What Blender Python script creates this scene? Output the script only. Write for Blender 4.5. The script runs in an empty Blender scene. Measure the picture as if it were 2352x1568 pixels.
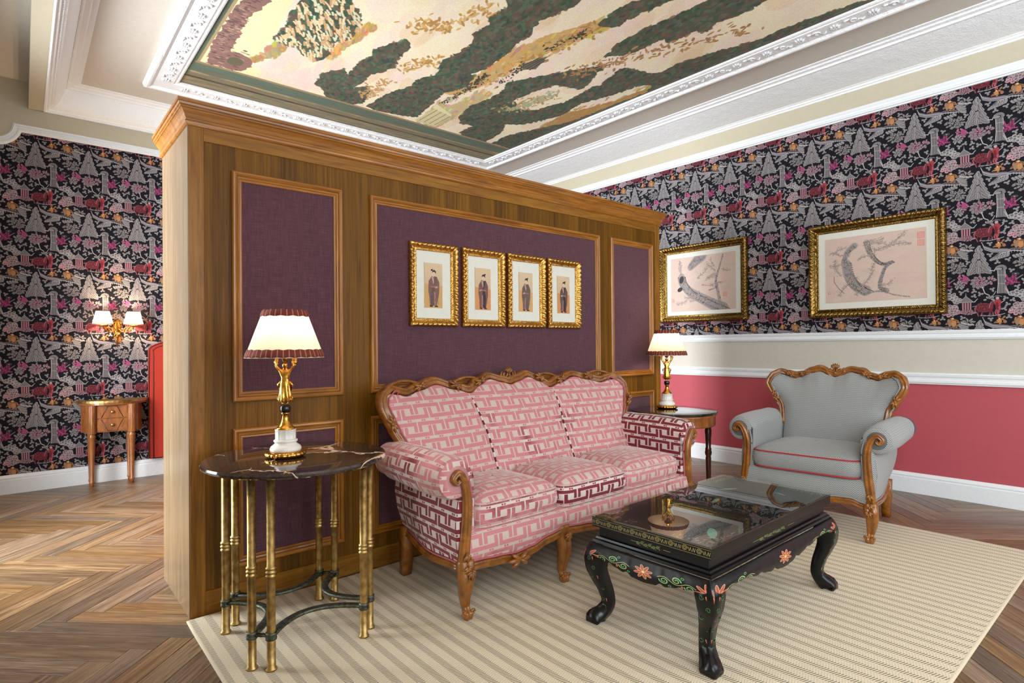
import bpy, bmesh, math, random
import numpy as np
from mathutils import Vector, Matrix
random.seed(7); RNG = np.random.default_rng(7)
PI = math.pi
SC = bpy.context.scene; COL = SC.collection
sin, cos, hypot = math.sin, math.cos, math.hypot

# ---------------------------------------------------------------- camera, sky, light, exposure
cam_d = bpy.data.cameras.new('camera'); cam = bpy.data.objects.new('camera', cam_d); COL.objects.link(cam); SC.camera = cam
cam_d.sensor_width = 36.0; cam_d.lens = 1323.5 * 36.0 / 2352; cam_d.clip_start = 0.05
def _cam():
    yaw, pitch, roll = 0.86456715, -0.00620114, -0.00811497
    u = np.array([sin(yaw), 0, cos(yaw)]); v = np.array([-cos(yaw), 0, sin(yaw)]); w = np.array([0, -1.0, 0])
    Rx = np.array([[1, 0, 0], [0, cos(pitch), -sin(pitch)], [0, sin(pitch), cos(pitch)]])
    Rz = np.array([[cos(roll), -sin(roll), 0], [sin(roll), cos(roll), 0], [0, 0, 1]])
    M = np.array([(Rz @ Rx) @ a for a in (u, v, w)])
    m = Matrix(((M[0, 0], -M[0, 1], -M[0, 2], 0), (M[1, 0], -M[1, 1], -M[1, 2], 0), (M[2, 0], -M[2, 1], -M[2, 2], 1.2), (0, 0, 0, 1)))
    cam.matrix_world = m
_cam()
VS = SC.view_settings; VS.view_transform = 'Standard'; VS.look = 'None'; VS.gamma = 1.0; VS.use_curve_mapping = False
VS.exposure = 0.0
W = bpy.data.worlds.new('world'); SC.world = W; W.use_nodes = True
W.node_tree.nodes['Background'].inputs[0].default_value = (0.75, 0.87, 1.0, 1); W.node_tree.nodes['Background'].inputs[1].default_value = 0.6
def area(name, loc, rot, sx, sy, e, col=(1, .97, .93), spread=180):
    l = bpy.data.lights.new(name, 'AREA'); l.shape = 'RECTANGLE'; l.size = sx; l.size_y = sy; l.energy = e; l.color = col; l.spread = math.radians(spread)
    o = bpy.data.objects.new(name, l); COL.objects.link(o); o.location = loc; o.rotation_euler = rot; return o
# daylight coming in at the windows of the left wall and of the wall behind the camera
area('daylight_left_window', (-0.86, 4.35, 1.5), (0, -PI / 2 + .12, 0), 2.7, 1.7, 225, (.95, .98, 1), 122)
area('daylight_left_window', (-0.86, -1.1, 2.1), (0, -PI / 2, 0), 1.7, 1.5, 108, (.92, .97, 1), 130)
area('daylight_rear_window', (1.0, -2.06, 1.8), (PI / 2, 0, 0), 2.2, 2.3, 70, (.92, .97, 1))
area('daylight_rear_window', (3.9, -2.06, 1.8), (PI / 2, 0, 0), 2.2, 2.3, 70, (.92, .97, 1))

# ---------------------------------------------------------------- helpers
def srgb(r, g, b):
    f = lambda c: (c / 255 / 12.92) if c <= 10.3 else ((c / 255 + .055) / 1.055) ** 2.4
    return (f(r), f(g), f(b), 1)
class MB:
    def __init__(s): s.v = []; s.f = []; s.uv = []; s.m = []; s.sm = []
    def add(s, vs, fs, uvs=None, mi=0, smooth=True):
        n = len(s.v); s.v += [tuple(p) for p in vs]
        for k, f in enumerate(fs):
            s.f.append([i + n for i in f]); s.m.append(mi); s.sm.append(smooth)
            s.uv.append([uvs[i] for i in f] if uvs is not None else [(0, 0)] * len(f))
        return s
    def quad(s, a, b, c, d, uvs=None, mi=0):
        return s.add([a, b, c, d], [[0, 1, 2, 3]], uvs, mi, False)
    def box(s, x0, x1, y0, y1, z0, z1, b=0.0, mi=0):
        if b <= 0:
            vs = [(x, y, z) for z in (z0, z1) for y in (y0, y1) for x in (x0, x1)]
            return s.add(vs, [[0, 2, 3, 1], [4, 5, 7, 6], [0, 1, 5, 4], [2, 6, 7, 3], [0, 4, 6, 2], [1, 3, 7, 5]], None, mi, False)
        ids = {}; vs = []
        def V(ix, iy, iz, ax):
            k = (ix, iy, iz, ax)
            if k not in ids:
                p = [x1 if ix else x0, y1 if iy else y0, z1 if iz else z0]; sg = [-1 if ix else 1, -1 if iy else 1, -1 if iz else 1]
                for a in range(3):
                    if a != ax: p[a] += sg[a] * b
                ids[k] = len(vs); vs.append(tuple(p))
            return ids[k]
        fs = []
        for ax in range(3):
            o = [a for a in range(3) if a != ax]
            for e in (0, 1):
                q = []
                for (i, j) in ((0, 0), (1, 0), (1, 1), (0, 1)):
                    c = [0, 0, 0]; c[ax] = e; c[o[0]] = i; c[o[1]] = j; q.append(V(c[0], c[1], c[2], ax))
                fs.append(q)
        for ax in range(3):
            o = [a for a in range(3) if a != ax]
            for i in (0, 1):
                for j in (0, 1):
                    a0 = [0, 0, 0]; a1 = [0, 0, 0]
                    a0[o[0]] = i; a0[o[1]] = j; a1[o[0]] = i; a1[o[1]] = j; a1[ax] = 1
                    fs.append([V(*a0, o[0]), V(*a1, o[0]), V(*a1, o[1]), V(*a0, o[1])])
        for i in (0, 1):
            for j in (0, 1):
                for k in (0, 1): fs.append([V(i, j, k, 0), V(i, j, k, 1), V(i, j, k, 2)])
        return s.add(vs, fs, None, mi, False)
    def grid(s, P, cu=False, cv=False, uv=None, mi=0, smooth=True):
        """P[i][j] rows of points."""
        nu, nv = len(P), len(P[0]); vs = [p for r in P for p in r]; uvs = [q for r in uv for q in r] if uv is not None else None
        fs = []
        for i in range(nu if cu else nu - 1):
            for j in range(nv if cv else nv - 1):
                a, b = i, (i + 1) % nu; c, d = j, (j + 1) % nv
                fs.append([a * nv + c, b * nv + c, b * nv + d, a * nv + d])
        return s.add(vs, fs, uvs, mi, smooth)
    def fan(s, ring, c, mi=0, smooth=True):
        n = len(ring); return s.add(list(ring) + [c], [[i, (i + 1) % n, n] for i in range(n)], None, mi, smooth)
    def lathe(s, prof, n=24, c=(0, 0, 0), mod=None, cap=True, mi=0):
        P = []
        for (r, z) in prof:
            row = []
            for k in range(n):
                a = 2 * PI * k / n; q = r * (mod(a, z) if mod else 1); row.append((c[0] + q * cos(a), c[1] + q * sin(a), c[2] + z))
            P.append(row)
        s.grid(P, cv=True, mi=mi)
        if cap:
            s.fan(P[0], (c[0], c[1], c[2] + prof[0][1]), mi); s.fan(P[-1], (c[0], c[1], c[2] + prof[-1][1]), mi)
        return s
    def tube(s, path, rad, n=8, up=(0, 0, 1), closed=False, prof=None, cap=True, mi=0):
        """rad: number, list, or list of (rx, ry); prof: unit section points."""
        pts = [Vector(p) for p in path]; N = len(pts)
        if not isinstance(rad, (list, tuple)): rad = [rad] * N
        sec = prof or [(cos(2 * PI * k / n), sin(2 * PI * k / n)) for k in range(n)]
        U = Vector(up); rows = []; L = 0; uvr = []
        for i, p in enumerate(pts):
            a = pts[i - 1] if (i > 0 or closed) else p; b = pts[(i + 1) % N] if (i < N - 1 or closed) else p
            t = (b - a)
            if t.length < 1e-9: t = Vector((0, 0, 1))
            t.normalize(); x = U - t * U.dot(t)
            if x.length < 1e-4: x = Vector((1, 0, 0)) - t * t.x
            x.normalize(); y = t.cross(x)
            r = rad[i]; rx, ry = r if isinstance(r, (list, tuple)) else (r, r)
            if i: L += (p - pts[i - 1]).length
            rows.append([tuple(p + y * (c[0] * rx) + x * (c[1] * ry)) for c in sec])
            uvr.append([(L, k / len(sec) * .1) for k in range(len(sec))])
        s.grid(rows, cu=closed, cv=True, mi=mi, uv=uvr)
        if cap and not closed:
            s.fan(rows[0], tuple(pts[0]), mi); s.fan(rows[-1], tuple(pts[-1]), mi)
        return s
    def sweep(s, path, prof, fn, closed=False, mi=0, smooth=False, cap=True, uvs=False):
        """mitred sweep: path in a plane (a,b); prof (d,h), d to the left of travel; fn(a,b,h) -> xyz."""
        N = len(path); pts = [Vector((p[0], p[1])) for p in path]; off = []
        for i in range(N):
            d1 = (pts[i] - pts[i - 1]) if (i > 0 or closed) else None; d2 = (pts[(i + 1) % N] - pts[i]) if (i < N - 1 or closed) else None
            if d1 is None: d1 = d2
            if d2 is None: d2 = d1
            n1 = Vector((-d1.y, d1.x)).normalized(); n2 = Vector((-d2.y, d2.x)).normalized()
            m = (n1 + n2); m.normalize(); off.append(m / max(.3, m.dot(n1)))
        rows = [[fn(pts[i].x + off[i].x * d, pts[i].y + off[i].y * d, h) for (d, h) in prof] for i in range(N)]
        s.grid(rows, cu=closed, mi=mi, smooth=smooth)
        if cap and not closed:
            for r in (rows[0], rows[-1]):
                s.add(r, [list(range(len(r)))], None, mi, False)
        return s
    def flatfoot(s): s.v = [(x, y, max(z, 0.0)) for x, y, z in s.v]; return s
    def build(s, name, mats, parent=None, loc=None, rot=None):
        me = bpy.data.meshes.new(name); me.from_pydata(s.v, [], s.f)
        ul = me.uv_layers.new(name='uv'); flat = [c for f in s.uv for q in f for c in q]; ul.data.foreach_set('uv', flat)
        me.polygons.foreach_set('material_index', s.m); me.polygons.foreach_set('use_smooth', s.sm)
        if not isinstance(mats, (list, tuple)): mats = [mats]
        for m in mats: me.materials.append(m)
        bm = bmesh.new(); bm.from_mesh(me); bmesh.ops.remove_doubles(bm, verts=bm.verts, dist=1e-6); bmesh.ops.recalc_face_normals(bm, faces=bm.faces); bm.to_mesh(me); bm.free()
        me.update(); o = bpy.data.objects.new(name, me); COL.objects.link(o)
        if parent is not None: o.parent = parent
        if loc is not None: o.location = loc
        if rot is not None: o.rotation_euler = rot
        return o
def mod_smooth(o, lv=1):
    m = o.modifiers.new('sub', 'SUBSURF'); m.levels = lv; m.render_levels = lv; return o
def autosmooth(o, ang=35):
    me = o.data; bm = bmesh.new(); bm.from_mesh(me)
    for e in bm.edges:
        if len(e.link_faces) == 2: e.smooth = e.calc_face_angle(0) < math.radians(ang)
    for f in bm.faces: f.smooth = True
    bm.to_mesh(me); bm.free(); return o
def tag(o, label=None, cat=None, group=None, kind=None):
    if label: o['label'] = label
    if cat: o['category'] = cat
    if group: o['group'] = group
    if kind: o['kind'] = kind
    return o
def thing(name, label, cat, loc=(0, 0, 0), rz=0, group=None):
    o = bpy.data.objects.new(name, None); COL.objects.link(o); o.location = loc; o.rotation_euler = (0, 0, rz); o.empty_display_size = .1
    return tag(o, label, cat, group)
def struct(name, mb, mats, parent=None):
    o = mb.build(name, mats, parent)
    if parent is None: o['kind'] = 'structure'
    return o
def dup(root, loc=None, rz=None, name=None, parent=None):
    r = root.copy(); COL.objects.link(r)
    if parent is not None: r.parent = parent
    if loc is not None: r.location = loc
    if rz is not None: r.rotation_euler = (0, 0, rz)
    for ch in list(root.children): dup(ch, parent=r)
    return r
def smoothpath(pts, n=6):
    """Catmull-Rom through points."""
    P = [Vector(p) for p in pts]; out = []
    for i in range(len(P) - 1):
        p0 = P[max(i - 1, 0)]; p1 = P[i]; p2 = P[i + 1]; p3 = P[min(i + 2, len(P) - 1)]
        for k in range(n):
            t = k / n
            out.append(.5 * ((2 * p1) + (p2 - p0) * t + (2 * p0 - 5 * p1 + 4 * p2 - p3) * t * t + (3 * p1 - p0 - 3 * p2 + p3) * t ** 3))
    out.append(P[-1]); return [tuple(q) for q in out]
def interp(pts, x):
    if x <= pts[0][0]: return pts[0][1]
    for (a, b), (c, d) in zip(pts, pts[1:]):
        if x <= c:
            t = (x - a) / max(1e-9, c - a); t = t * t * (3 - 2 * t); return b + (d - b) * t
    return pts[-1][1]
def spiral(c, r0, r1, turns, a0, n=20, ax=(1, 0, 0), ay=(0, 0, 1)):
    out = []
    for k in range(n + 1):
        t = k / n; a = a0 + turns * 2 * PI * t; r = r0 + (r1 - r0) * t
        out.append(tuple(Vector(c) + Vector(ax) * (r * cos(a)) + Vector(ay) * (r * sin(a))))
    return out

# ---------------------------------------------------------------- node materials
class NT:
    def __init__(s, name):
        s.mat = bpy.data.materials.new(name); s.mat.use_nodes = True; s.t = s.mat.node_tree; s.b = s.t.nodes['Principled BSDF']; s.out = s.t.nodes['Material Output']
    def n(s, typ, **kw):
        nd = s.t.nodes.new(typ)
        for k, v in kw.items(): setattr(nd, k, v)
        return nd
    def l(s, a, b): s.t.links.new(a, b); return s
    def val(s, sock, v):
        if hasattr(v, 'is_output'): s.t.links.new(v, sock)
        else: sock.default_value = v
    def math(s, op, a, b=0.0, c=None):
        nd = s.n('ShaderNodeMath', operation=op); s.val(nd.inputs[0], a); s.val(nd.inputs[1], b)
        if c is not None: s.val(nd.inputs[2], c)
        return nd.outputs[0]
    def mix(s, f, a, b, mode='MIX'):
        nd = s.n('ShaderNodeMix', data_type='RGBA', blend_type=mode); s.val(nd.inputs[0], f); s.val(nd.inputs[6], a); s.val(nd.inputs[7], b); return nd.outputs[2]
    def ramp(s, f, stops, mode='LINEAR'):
        nd = s.n('ShaderNodeValToRGB'); nd.color_ramp.interpolation = mode; e = nd.color_ramp.elements
        while len(e) < len(stops): e.new(.5)
        for el, (p, c) in zip(e, stops): el.position = p; el.color = c
        s.val(nd.inputs[0], f); return nd.outputs[0]
    def coord(s, kind='Object', scale=(1, 1, 1), loc=(0, 0, 0), rot=(0, 0, 0)):
        tc = s.n('ShaderNodeTexCoord'); mp = s.n('ShaderNodeMapping'); s.l(tc.outputs[kind], mp.inputs[0])
        mp.inputs['Scale'].default_value = scale; mp.inputs['Location'].default_value = loc; mp.inputs['Rotation'].default_value = rot; return mp.outputs[0]
    def noise(s, vec, scale=5, detail=3, rough=.5, dist=0.0):
        nd = s.n('ShaderNodeTexNoise'); s.l(vec, nd.inputs['Vector']); nd.inputs['Scale'].default_value = scale; nd.inputs['Detail'].default_value = detail
        nd.inputs['Roughness'].default_value = rough; nd.inputs['Distortion'].default_value = dist; return nd.outputs[0]
    def sep(s, vec):
        nd = s.n('ShaderNodeSeparateXYZ'); s.l(vec, nd.inputs[0]); return nd.outputs
    def bump(s, h, strength=.3, dist=.01):
        nd = s.n('ShaderNodeBump'); nd.inputs['Strength'].default_value = strength; nd.inputs['Distance'].default_value = dist; s.l(h, nd.inputs['Height']); s.l(nd.outputs[0], s.b.inputs['Normal']); return s
    def set(s, **kw):
        for k, v in kw.items():
            k = {'color': 'Base Color', 'rough': 'Roughness', 'metal': 'Metallic', 'spec': 'Specular IOR Level', 'coat': 'Coat Weight', 'coatr': 'Coat Roughness', 'sheen': 'Sheen Weight', 'sheenr': 'Sheen Roughness', 'sheent': 'Sheen Tint', 'trans': 'Transmission Weight'}.get(k, k)
            s.val(s.b.inputs[k], v)
        return s
def plain(name, c, rough=.5, nb=.0, ns=40, **kw):
    t = NT(name); co = t.coord()
    v = t.noise(co, ns, 3); col = t.mix(v, tuple(x * .93 for x in c[:3]) + (1,), tuple(min(1, x * 1.06) for x in c[:3]) + (1,))
    t.set(color=col, rough=rough, **kw)
    if nb: t.bump(v, nb, .004)
    return t.mat
def wood(name, c1, c2, c3, scale=(3, 40, 40), rough=.4, strips=None, coat=.15, rand=False, island=False, spec=.5):
    t = NT(name); co = t.coord('Object', scale)
    if rand or island:
        if rand: r = t.n('ShaderNodeObjectInfo').outputs['Random']
        else: r = t.n('ShaderNodeNewGeometry').outputs['Random Per Island']
        off = t.n('ShaderNodeVectorMath', operation='MULTIPLY_ADD'); cb = t.n('ShaderNodeCombineXYZ'); t.l(r, cb.inputs[0]); t.l(r, cb.inputs[1]); t.l(r, cb.inputs[2])
        t.l(cb.outputs[0], off.inputs[0]); off.inputs[1].default_value = (31, 57, 13); t.l(co, off.inputs[2]); co = off.outputs[0]
    a = t.noise(co, 1.0, 5, .6, 1.2); fine = t.noise(co, 4.5, 3, .6, .2)
    f = t.math('ADD', t.math('MULTIPLY', a, .72), t.math('MULTIPLY', fine, .28))
    col = t.ramp(f, [(.3, c1), (.5, c2), (.7, c3)])
    if rand or island:
        hs = t.n('ShaderNodeHueSaturation'); t.l(col, hs.inputs['Color']); t.l(t.math('ADD', .62, t.math('MULTIPLY', r, .62)), hs.inputs['Value'])
        t.l(t.math('ADD', .75, t.math('MULTIPLY', t.math('FRACT', t.math('MULTIPLY', r, 7.3)), .4)), hs.inputs['Saturation']); col = hs.outputs[0]
    if strips:
        ax, w = strips; o = t.sep(t.coord('Object'))[ax]; i = t.math('FLOOR', t.math('DIVIDE', o, w)); wn = t.n('ShaderNodeTexWhiteNoise', noise_dimensions='1D'); t.l(i, wn.inputs['W'])
        hs = t.n('ShaderNodeHueSaturation'); t.l(col, hs.inputs['Color']); t.l(t.math('ADD', .72, t.math('MULTIPLY', wn.outputs[0], .5)), hs.inputs['Value']); col = hs.outputs[0]
    t.set(color=col, rough=rough, coat=coat, coatr=.25, spec=spec); t.bump(fine, .12, .002); return t.mat
def metal(name, c, rough=.25, nb=0.0, ns=60, dark=None):
    t = NT(name); v = t.noise(t.coord(), ns, 3)
    col = t.mix(t.ramp(v, [(.35, (0, 0, 0, 1)), (.65, (1, 1, 1, 1))]), dark or tuple(x * .75 for x in c[:3]) + (1,), c)
    t.set(color=col, rough=rough, metal=1.0)
    if nb: t.bump(v, nb, .004)
    return t.mat
def image_mat(name, img, rough=.6, uvscale=(1, 1, 1), interp='Linear', ext='REPEAT', nb=0.0, **kw):
    t = NT(name); co = t.coord('UV', uvscale); im = t.n('ShaderNodeTexImage', interpolation=interp, extension=ext); im.image = img; t.l(co, im.inputs[0])
    nz = t.noise(t.coord(), 90, 2); col = t.mix(t.math('MULTIPLY', nz, .12), im.outputs[0], (0, 0, 0, 1)); t.set(color=col, rough=rough, **kw)
    if nb: t.bump(nz, nb, .002)
    return t.mat

# ---------------------------------------------------------------- painting (flat print is painted here, pixel arrays only)
class Cv:
    def __init__(s, w, h, bg, wrap=False):
        s.w, s.h, s.wrap = w, h, wrap; s.a = np.empty((h, w, 3), np.float32); s.a[:] = np.array(bg, np.float32) / 255
    def _blit(s, x0, y0, mask, c, al=1.0):
        h, w = mask.shape; ys = np.arange(y0, y0 + h); xs = np.arange(x0, x0 + w)
        if s.wrap: ys %= s.h; xs %= s.w
        else:
            ky = (ys >= 0) & (ys < s.h); kx = (xs >= 0) & (xs < s.w); mask = mask[ky][:, kx]; ys = ys[ky]; xs = xs[kx]
            if mask.size == 0: return
        m = (mask * al)[..., None]; ix = np.ix_(ys, xs); s.a[ix] = s.a[ix] * (1 - m) + np.array(c, np.float32) / 255 * m
    def poly(s, pts, c, al=1.0):
        P = np.array(pts, float); x0, y0 = np.floor(P.min(0)).astype(int); x1, y1 = np.ceil(P.max(0)).astype(int) + 1
        X, Y = np.meshgrid(np.arange(x0, x1) + .5, np.arange(y0, y1) + .5); ins = np.zeros(X.shape, bool)
        for (ax, ay), (bx, by) in zip(P, np.roll(P, -1, 0)):
            if ay == by: continue
            ins ^= ((ay > Y) != (by > Y)) & (X < (bx - ax) * (Y - ay) / (by - ay) + ax)
        s._blit(x0, y0, ins.astype(np.float32), c, al)
    def ell(s, x, y, rx, ry, c, rot=0, al=1.0):
        R = int(max(rx, ry) + 2); X, Y = np.meshgrid(np.arange(-R, R + 1), np.arange(-R, R + 1)); ca, sa = cos(rot), sin(rot)
        u = (X * ca + Y * sa) / max(rx, .5); v = (-X * sa + Y * ca) / max(ry, .5); s._blit(int(x) - R, int(y) - R, np.clip((1 - (u * u + v * v)) * max(min(rx, ry), 1), 0, 1).astype(np.float32), c, al)
    def line(s, pts, w, c, al=1.0):
        for (ax, ay), (bx, by) in zip(pts, pts[1:]):
            n = int(max(abs(bx - ax), abs(by - ay)) / max(.5, w * .45)) + 1
            for k in range(n + 1): s.ell(ax + (bx - ax) * k / n, ay + (by - ay) * k / n, w, w, c, 0, al)
    def grain(s, amt):
        s.a *= (1 + amt * (RNG.random((s.h, s.w, 1)).astype(np.float32) - .5)); return s
    def img(s, name):
        im = bpy.data.images.new(name, s.w, s.h); px = np.ones((s.h, s.w, 4), np.float32); px[..., :3] = np.clip(s.a, 0, 1); im.pixels.foreach_set(px.ravel()); im.update(); im.pack(); return im
def blob(cx, cy, rx, ry, n=9, amp=.18, seed=0):
    r = random.Random(seed); ph = r.random() * 6
    return [(cx + rx * (1 + amp * sin(n * a + ph)) * cos(a), cy + ry * (1 + amp * sin(n * a + ph)) * sin(a)) for a in np.linspace(0, 2 * PI, n * 6, endpoint=False)]
def jag(pts, amp, step, seed=1):
    r = random.Random(seed); out = []
    for (a, b), (c, d) in zip(pts, pts[1:] + pts[:1]):
        n = max(1, int(hypot(c - a, d - b) / step))
        for k in range(n):
            t = k / n; out.append((a + (c - a) * t + r.uniform(-amp, amp), b + (d - b) * t + r.uniform(-amp, amp)))
    return out
def wallpaper_img():
    C = Cv(480, 726, (22, 22, 31), True); r = random.Random(3); S = 726 / 580
    T = lambda x, y: (x - 400, (610 - y) * S)
    G1, G2, G3 = (116, 111, 115), (180, 174, 176), (76, 72, 80)
    def leaf(x, y, a, L, w, c, e):
        x2, y2 = x + L * cos(a), y + L * sin(a); C.ell((x + x2) / 2, (y + y2) / 2, L / 2 + 5, w + 4, (34, 32, 40), a); C.ell((x + x2) / 2, (y + y2) / 2, L / 2 + 2, w + 1, e, a); C.ell((x + x2) / 2, (y + y2) / 2, L / 2 - 2, w - 2.2, c, a)
    def bush(x, y, rx, ry, n, c=G1, e=G2, L=26, w=7):
        x, y = T(x, y)
        for k in range(n):
            q = math.sqrt(r.random()); a = r.random() * 2 * PI; leaf(x + rx * q * .75 * cos(a), y + ry * q * .75 * sin(a), a + r.uniform(-.5, .5), L * r.uniform(.7, 1.1), w, c, e)
    def puff(x, y, rx, ry, n, c=G1, e=G2):
        x, y = T(x, y)
        for k in range(n):
            q = math.sqrt(r.random()); a = r.random() * 2 * PI; px, py = x + rx * q * cos(a) * .8, y + ry * q * sin(a) * .8; s = r.uniform(10, 17); C.ell(px, py, s + 2, s + 1, e); C.ell(px, py, s - 2, s - 3, c); C.line([(px - s * .5, py), (px + s * .4, py + s * .3)], 2, G3)
    def frond(x, y, a, L, w, cv, c=G1, e=G2):
        n = 12; sp = []; px, py, aa = x, y, a
        for k in range(n + 1): sp.append((px, py, aa)); px += L / n * cos(aa); py += L / n * sin(aa); aa += cv / n
        W = lambda k: w * (.35 + .65 * sin(PI * min(1, (k + 1.5) / n * .62))) * (1 if k < n - 3 else (n - k) / 3.2 + .1)
        for ex_, cc in ((6, (24, 23, 32)), (2.6, e), (-.6, c)):
            lf = [(q[0] - sin(q[2]) * max(.3, W(k) * (1 + .18 * (k % 2)) + ex_), q[1] + cos(q[2]) * max(.3, W(k) * (1 + .18 * (k % 2)) + ex_)) for k, q in enumerate(sp)]; rt_ = [(q[0] + sin(q[2]) * max(.3, W(k) * (1 + .18 * ((k + 1) % 2)) + ex_), q[1] - cos(q[2]) * max(.3, W(k) * (1 + .18 * ((k + 1) % 2)) + ex_)) for k, q in enumerate(sp)]
            C.poly(lf + rt_[::-1], cc)
        C.line([(q[0], q[1]) for q in sp[1:-2]], 1.5, e)
    # willow tree
    for (yy, hw, L, w, dn) in ((940, 0, 60, 17, 1.9), (915, 40, 96, 18, 1.25), (885, 30, 104, 17, 1.1), (850, 24, 92, 16, .95), (815, 18, 78, 14, .85), (782, 13, 62, 12, .75), (752, 8, 46, 10, .7)):
        for q in (-1, 1):
            x0 = 322 + q * hw * .3; bx, by = T(x0, yy - 30); frond(bx, by, (-PI / 2) + q * dn, L, w, -q * .75 * (1 if q > 0 else 1.2))
    for (yy, L, w) in ((900, 70, 15), (850, 64, 13), (800, 54, 11), (765, 44, 9), (735, 40, 9)): frond(*T(322 + r.uniform(-6, 6), yy - 30), -PI / 2 + r.uniform(-.25, .25), L, w, r.uniform(-.4, .4))
    frond(*T(318, 742), PI / 2, 34, 7, .2); C.line([T(326, 900), T(330, 962)], 6, G1); C.line([T(400, 905), T(430, 912), T(446, 884)], 4, G2)
    # bridge with its two figures and the boat
    for k in range(3): C.line([T(420 + k * 4, 812 + 5 * k), T(480, 770 + 7 * k), T(560, 752 + 8 * k), T(640, 768 + 8 * k), T(720, 778 + 6 * k)], 4, (G1, G3, G2)[k])
    for k in range(11): x = 470 + k * 20; y = 762 + abs(k - 5) * 4; C.line([T(x, y), T(x, y + 18)], 1.6, G2)
    for k in range(7): frond(*T(432 + k * 16, 806 - k * 5), -PI / 2 - .5 + .1 * k, 46, 8, -.8)
    for k in range(6): frond(*T(640 + k * 8, 742 + k * 9), .25 - .13 * k, 78 - 5 * k, 8, .35 - .1 * k)
    for k in range(4): frond(*T(560 + k * 22, 800 - k * 4), -PI / 2 + .5, 40, 7, .6)
    C.poly([T(344, 685), T(362, 712), T(420, 738), T(520, 748), T(560, 765), T(500, 778), T(410, 765), T(360, 738)], (120, 112, 122)); C.line([T(344, 685), T(362, 725), T(420, 752), T(540, 765)], 2.4, G2); C.line([T(362, 742), T(420, 768), T(500, 776)], 1.8, G2)
    OR = (190, 128, 74)
    for k in range(14): leaf(*T(470 + r.uniform(-30, 24), 712 + r.uniform(-22, 18)), r.random() * 6.3, 22, 6, (150, 98, 68) if k % 3 else (118, 86, 78), OR)
    C.ell(*T(462, 715), 16, 20, OR); C.ell(*T(500, 722), 13, 15, (165, 100, 78)); C.ell(*T(462, 700), 7, 8, (222, 165, 110))
    for k in range(18): leaf(*T(600 + r.uniform(-26, 30), 712 + r.uniform(-34, 30)), -PI / 2 + r.uniform(-1, 1), 34, 8, (164, 106, 60) if k % 3 else (112, 86, 74), OR)
    C.ell(*T(612, 728), 20, 30, OR); C.ell(*T(582, 725), 14, 34, (150, 116, 92)); C.ell(*T(604, 688), 10, 11, (222, 165, 110))
    # small skiff and cloud
    bush(722, 722, 46, 26, 22, (126, 118, 120), (168, 160, 160), 26, 6); C.line([T(672, 722), T(700, 732), T(760, 742)], 5, G2)
    bush(640, 868, 78, 52, 60, G1, (158, 152, 150), 26, 7)
    C.ell(*T(575, 945), 26, 14, G3); C.ell(*T(575, 945), 17, 8, (40, 38, 48)); C.ell(*T(575, 945), 9, 4, G2)
    # palm-headed tower
    C.poly([T(452, 900), T(506, 900), T(512, 1040), T(535, 1098), T(500, 1085), T(450, 1085), T(456, 1010)], G1)
    C.line([T(454, 900), T(457, 1010), T(450, 1085)], 2.4, G2); C.line([T(505, 900), T(511, 1040), T(534, 1096)], 2.4, G2); C.line([T(470, 905), T(474, 1080)], 2, G3); C.line([T(488, 905), T(494, 1080)], 2, G3); C.line([T(453, 945), T(507, 950)], 2, G2); C.line([T(455, 1010), T(510, 1016)], 2, G2)
    for k in range(9): frond(*T(478, 900), PI / 2 + (k - 4) * .42, 40, 8, (4 - k) * .15)
    C.line([T(505, 1050), T(530, 1095), T(560, 1098)], 2.5, G2); C.line([T(440, 1070), T(420, 1100)], 2.5, G2)
    # magenta dancers
    MG = (168, 60, 116)
    for k in range(26): leaf(*T(552 + r.uniform(-36, 36), 992 + r.uniform(-24, 22)), r.random() * 6.3, 28, 7, (150, 44, 96), MG)
    C.line([T(512, 945), T(524, 985), T(560, 1010), T(600, 1012)], 5, MG); C.line([T(580, 985), T(622, 958)], 5, G1)
    for k in range(26): leaf(*T(688 + r.uniform(-34, 34), 968 + r.uniform(-32, 34)), r.random() * 6.3, 26, 7, (168, 70, 112) if k % 2 else (128, 110, 116), (206, 112, 152))
    C.ell(*T(700, 955), 20, 22, MG); bush(650, 1005, 40, 34, 22)
    # parasol flower tree
    [frond(*T(322, 992), a_, 66, 12, .5, (118, 106, 112), (176, 158, 164)) for a_ in np.linspace(0, 2 * PI, 11)[:-1]]; bush(330, 985, 30, 30, 18, (160, 84, 116), (196, 140, 160), 24, 6); bush(408, 982, 26, 30, 14, (142, 96, 112), (186, 150, 160), 24, 6)
    C.line([T(345, 1030), T(362, 1080), T(392, 1096)], 4, G2)
    # cloud trees
    puff(590, 1095, 66, 42, 30); puff(640, 1130, 34, 26, 10)
    puff(596, 1205, 68, 64, 40, (122, 106, 112), (186, 158, 162)); puff(560, 1235, 30, 26, 10, (150, 104, 116), (200, 150, 160))
    # pagoda
    C.poly([T(705, 1062), T(712, 1100), T(722, 1108), T(688, 1108), T(698, 1100)], G1)
    C.poly([T(705, 1092), T(760, 1138), T(780, 1132), T(770, 1146), T(640, 1146), T(632, 1134), T(660, 1136)], G1); C.line([T(636, 1142), T(774, 1142)], 2, G2); C.line([T(705, 1095), T(655, 1140)], 1.5, G2); C.line([T(705, 1095), T(758, 1140)], 1.5, G2)
    C.poly([T(672, 1148), T(746, 1148), T(742, 1200), T(676, 1200)], (84, 52, 64))
    for k in range(4): C.line([T(682 + k * 19, 1150), T(682 + k * 19, 1200)], 4.5, (186, 122, 134))
    C.poly([T(640, 1222), T(680, 1200), T(745, 1200), T(786, 1228), T(720, 1244)], (140, 100, 112)); C.line([T(640, 1222), T(690, 1232), T(786, 1228)], 2, G2); bush(720, 1225, 40, 12, 14, (150, 96, 110), (190, 140, 150), 20, 4)
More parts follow.
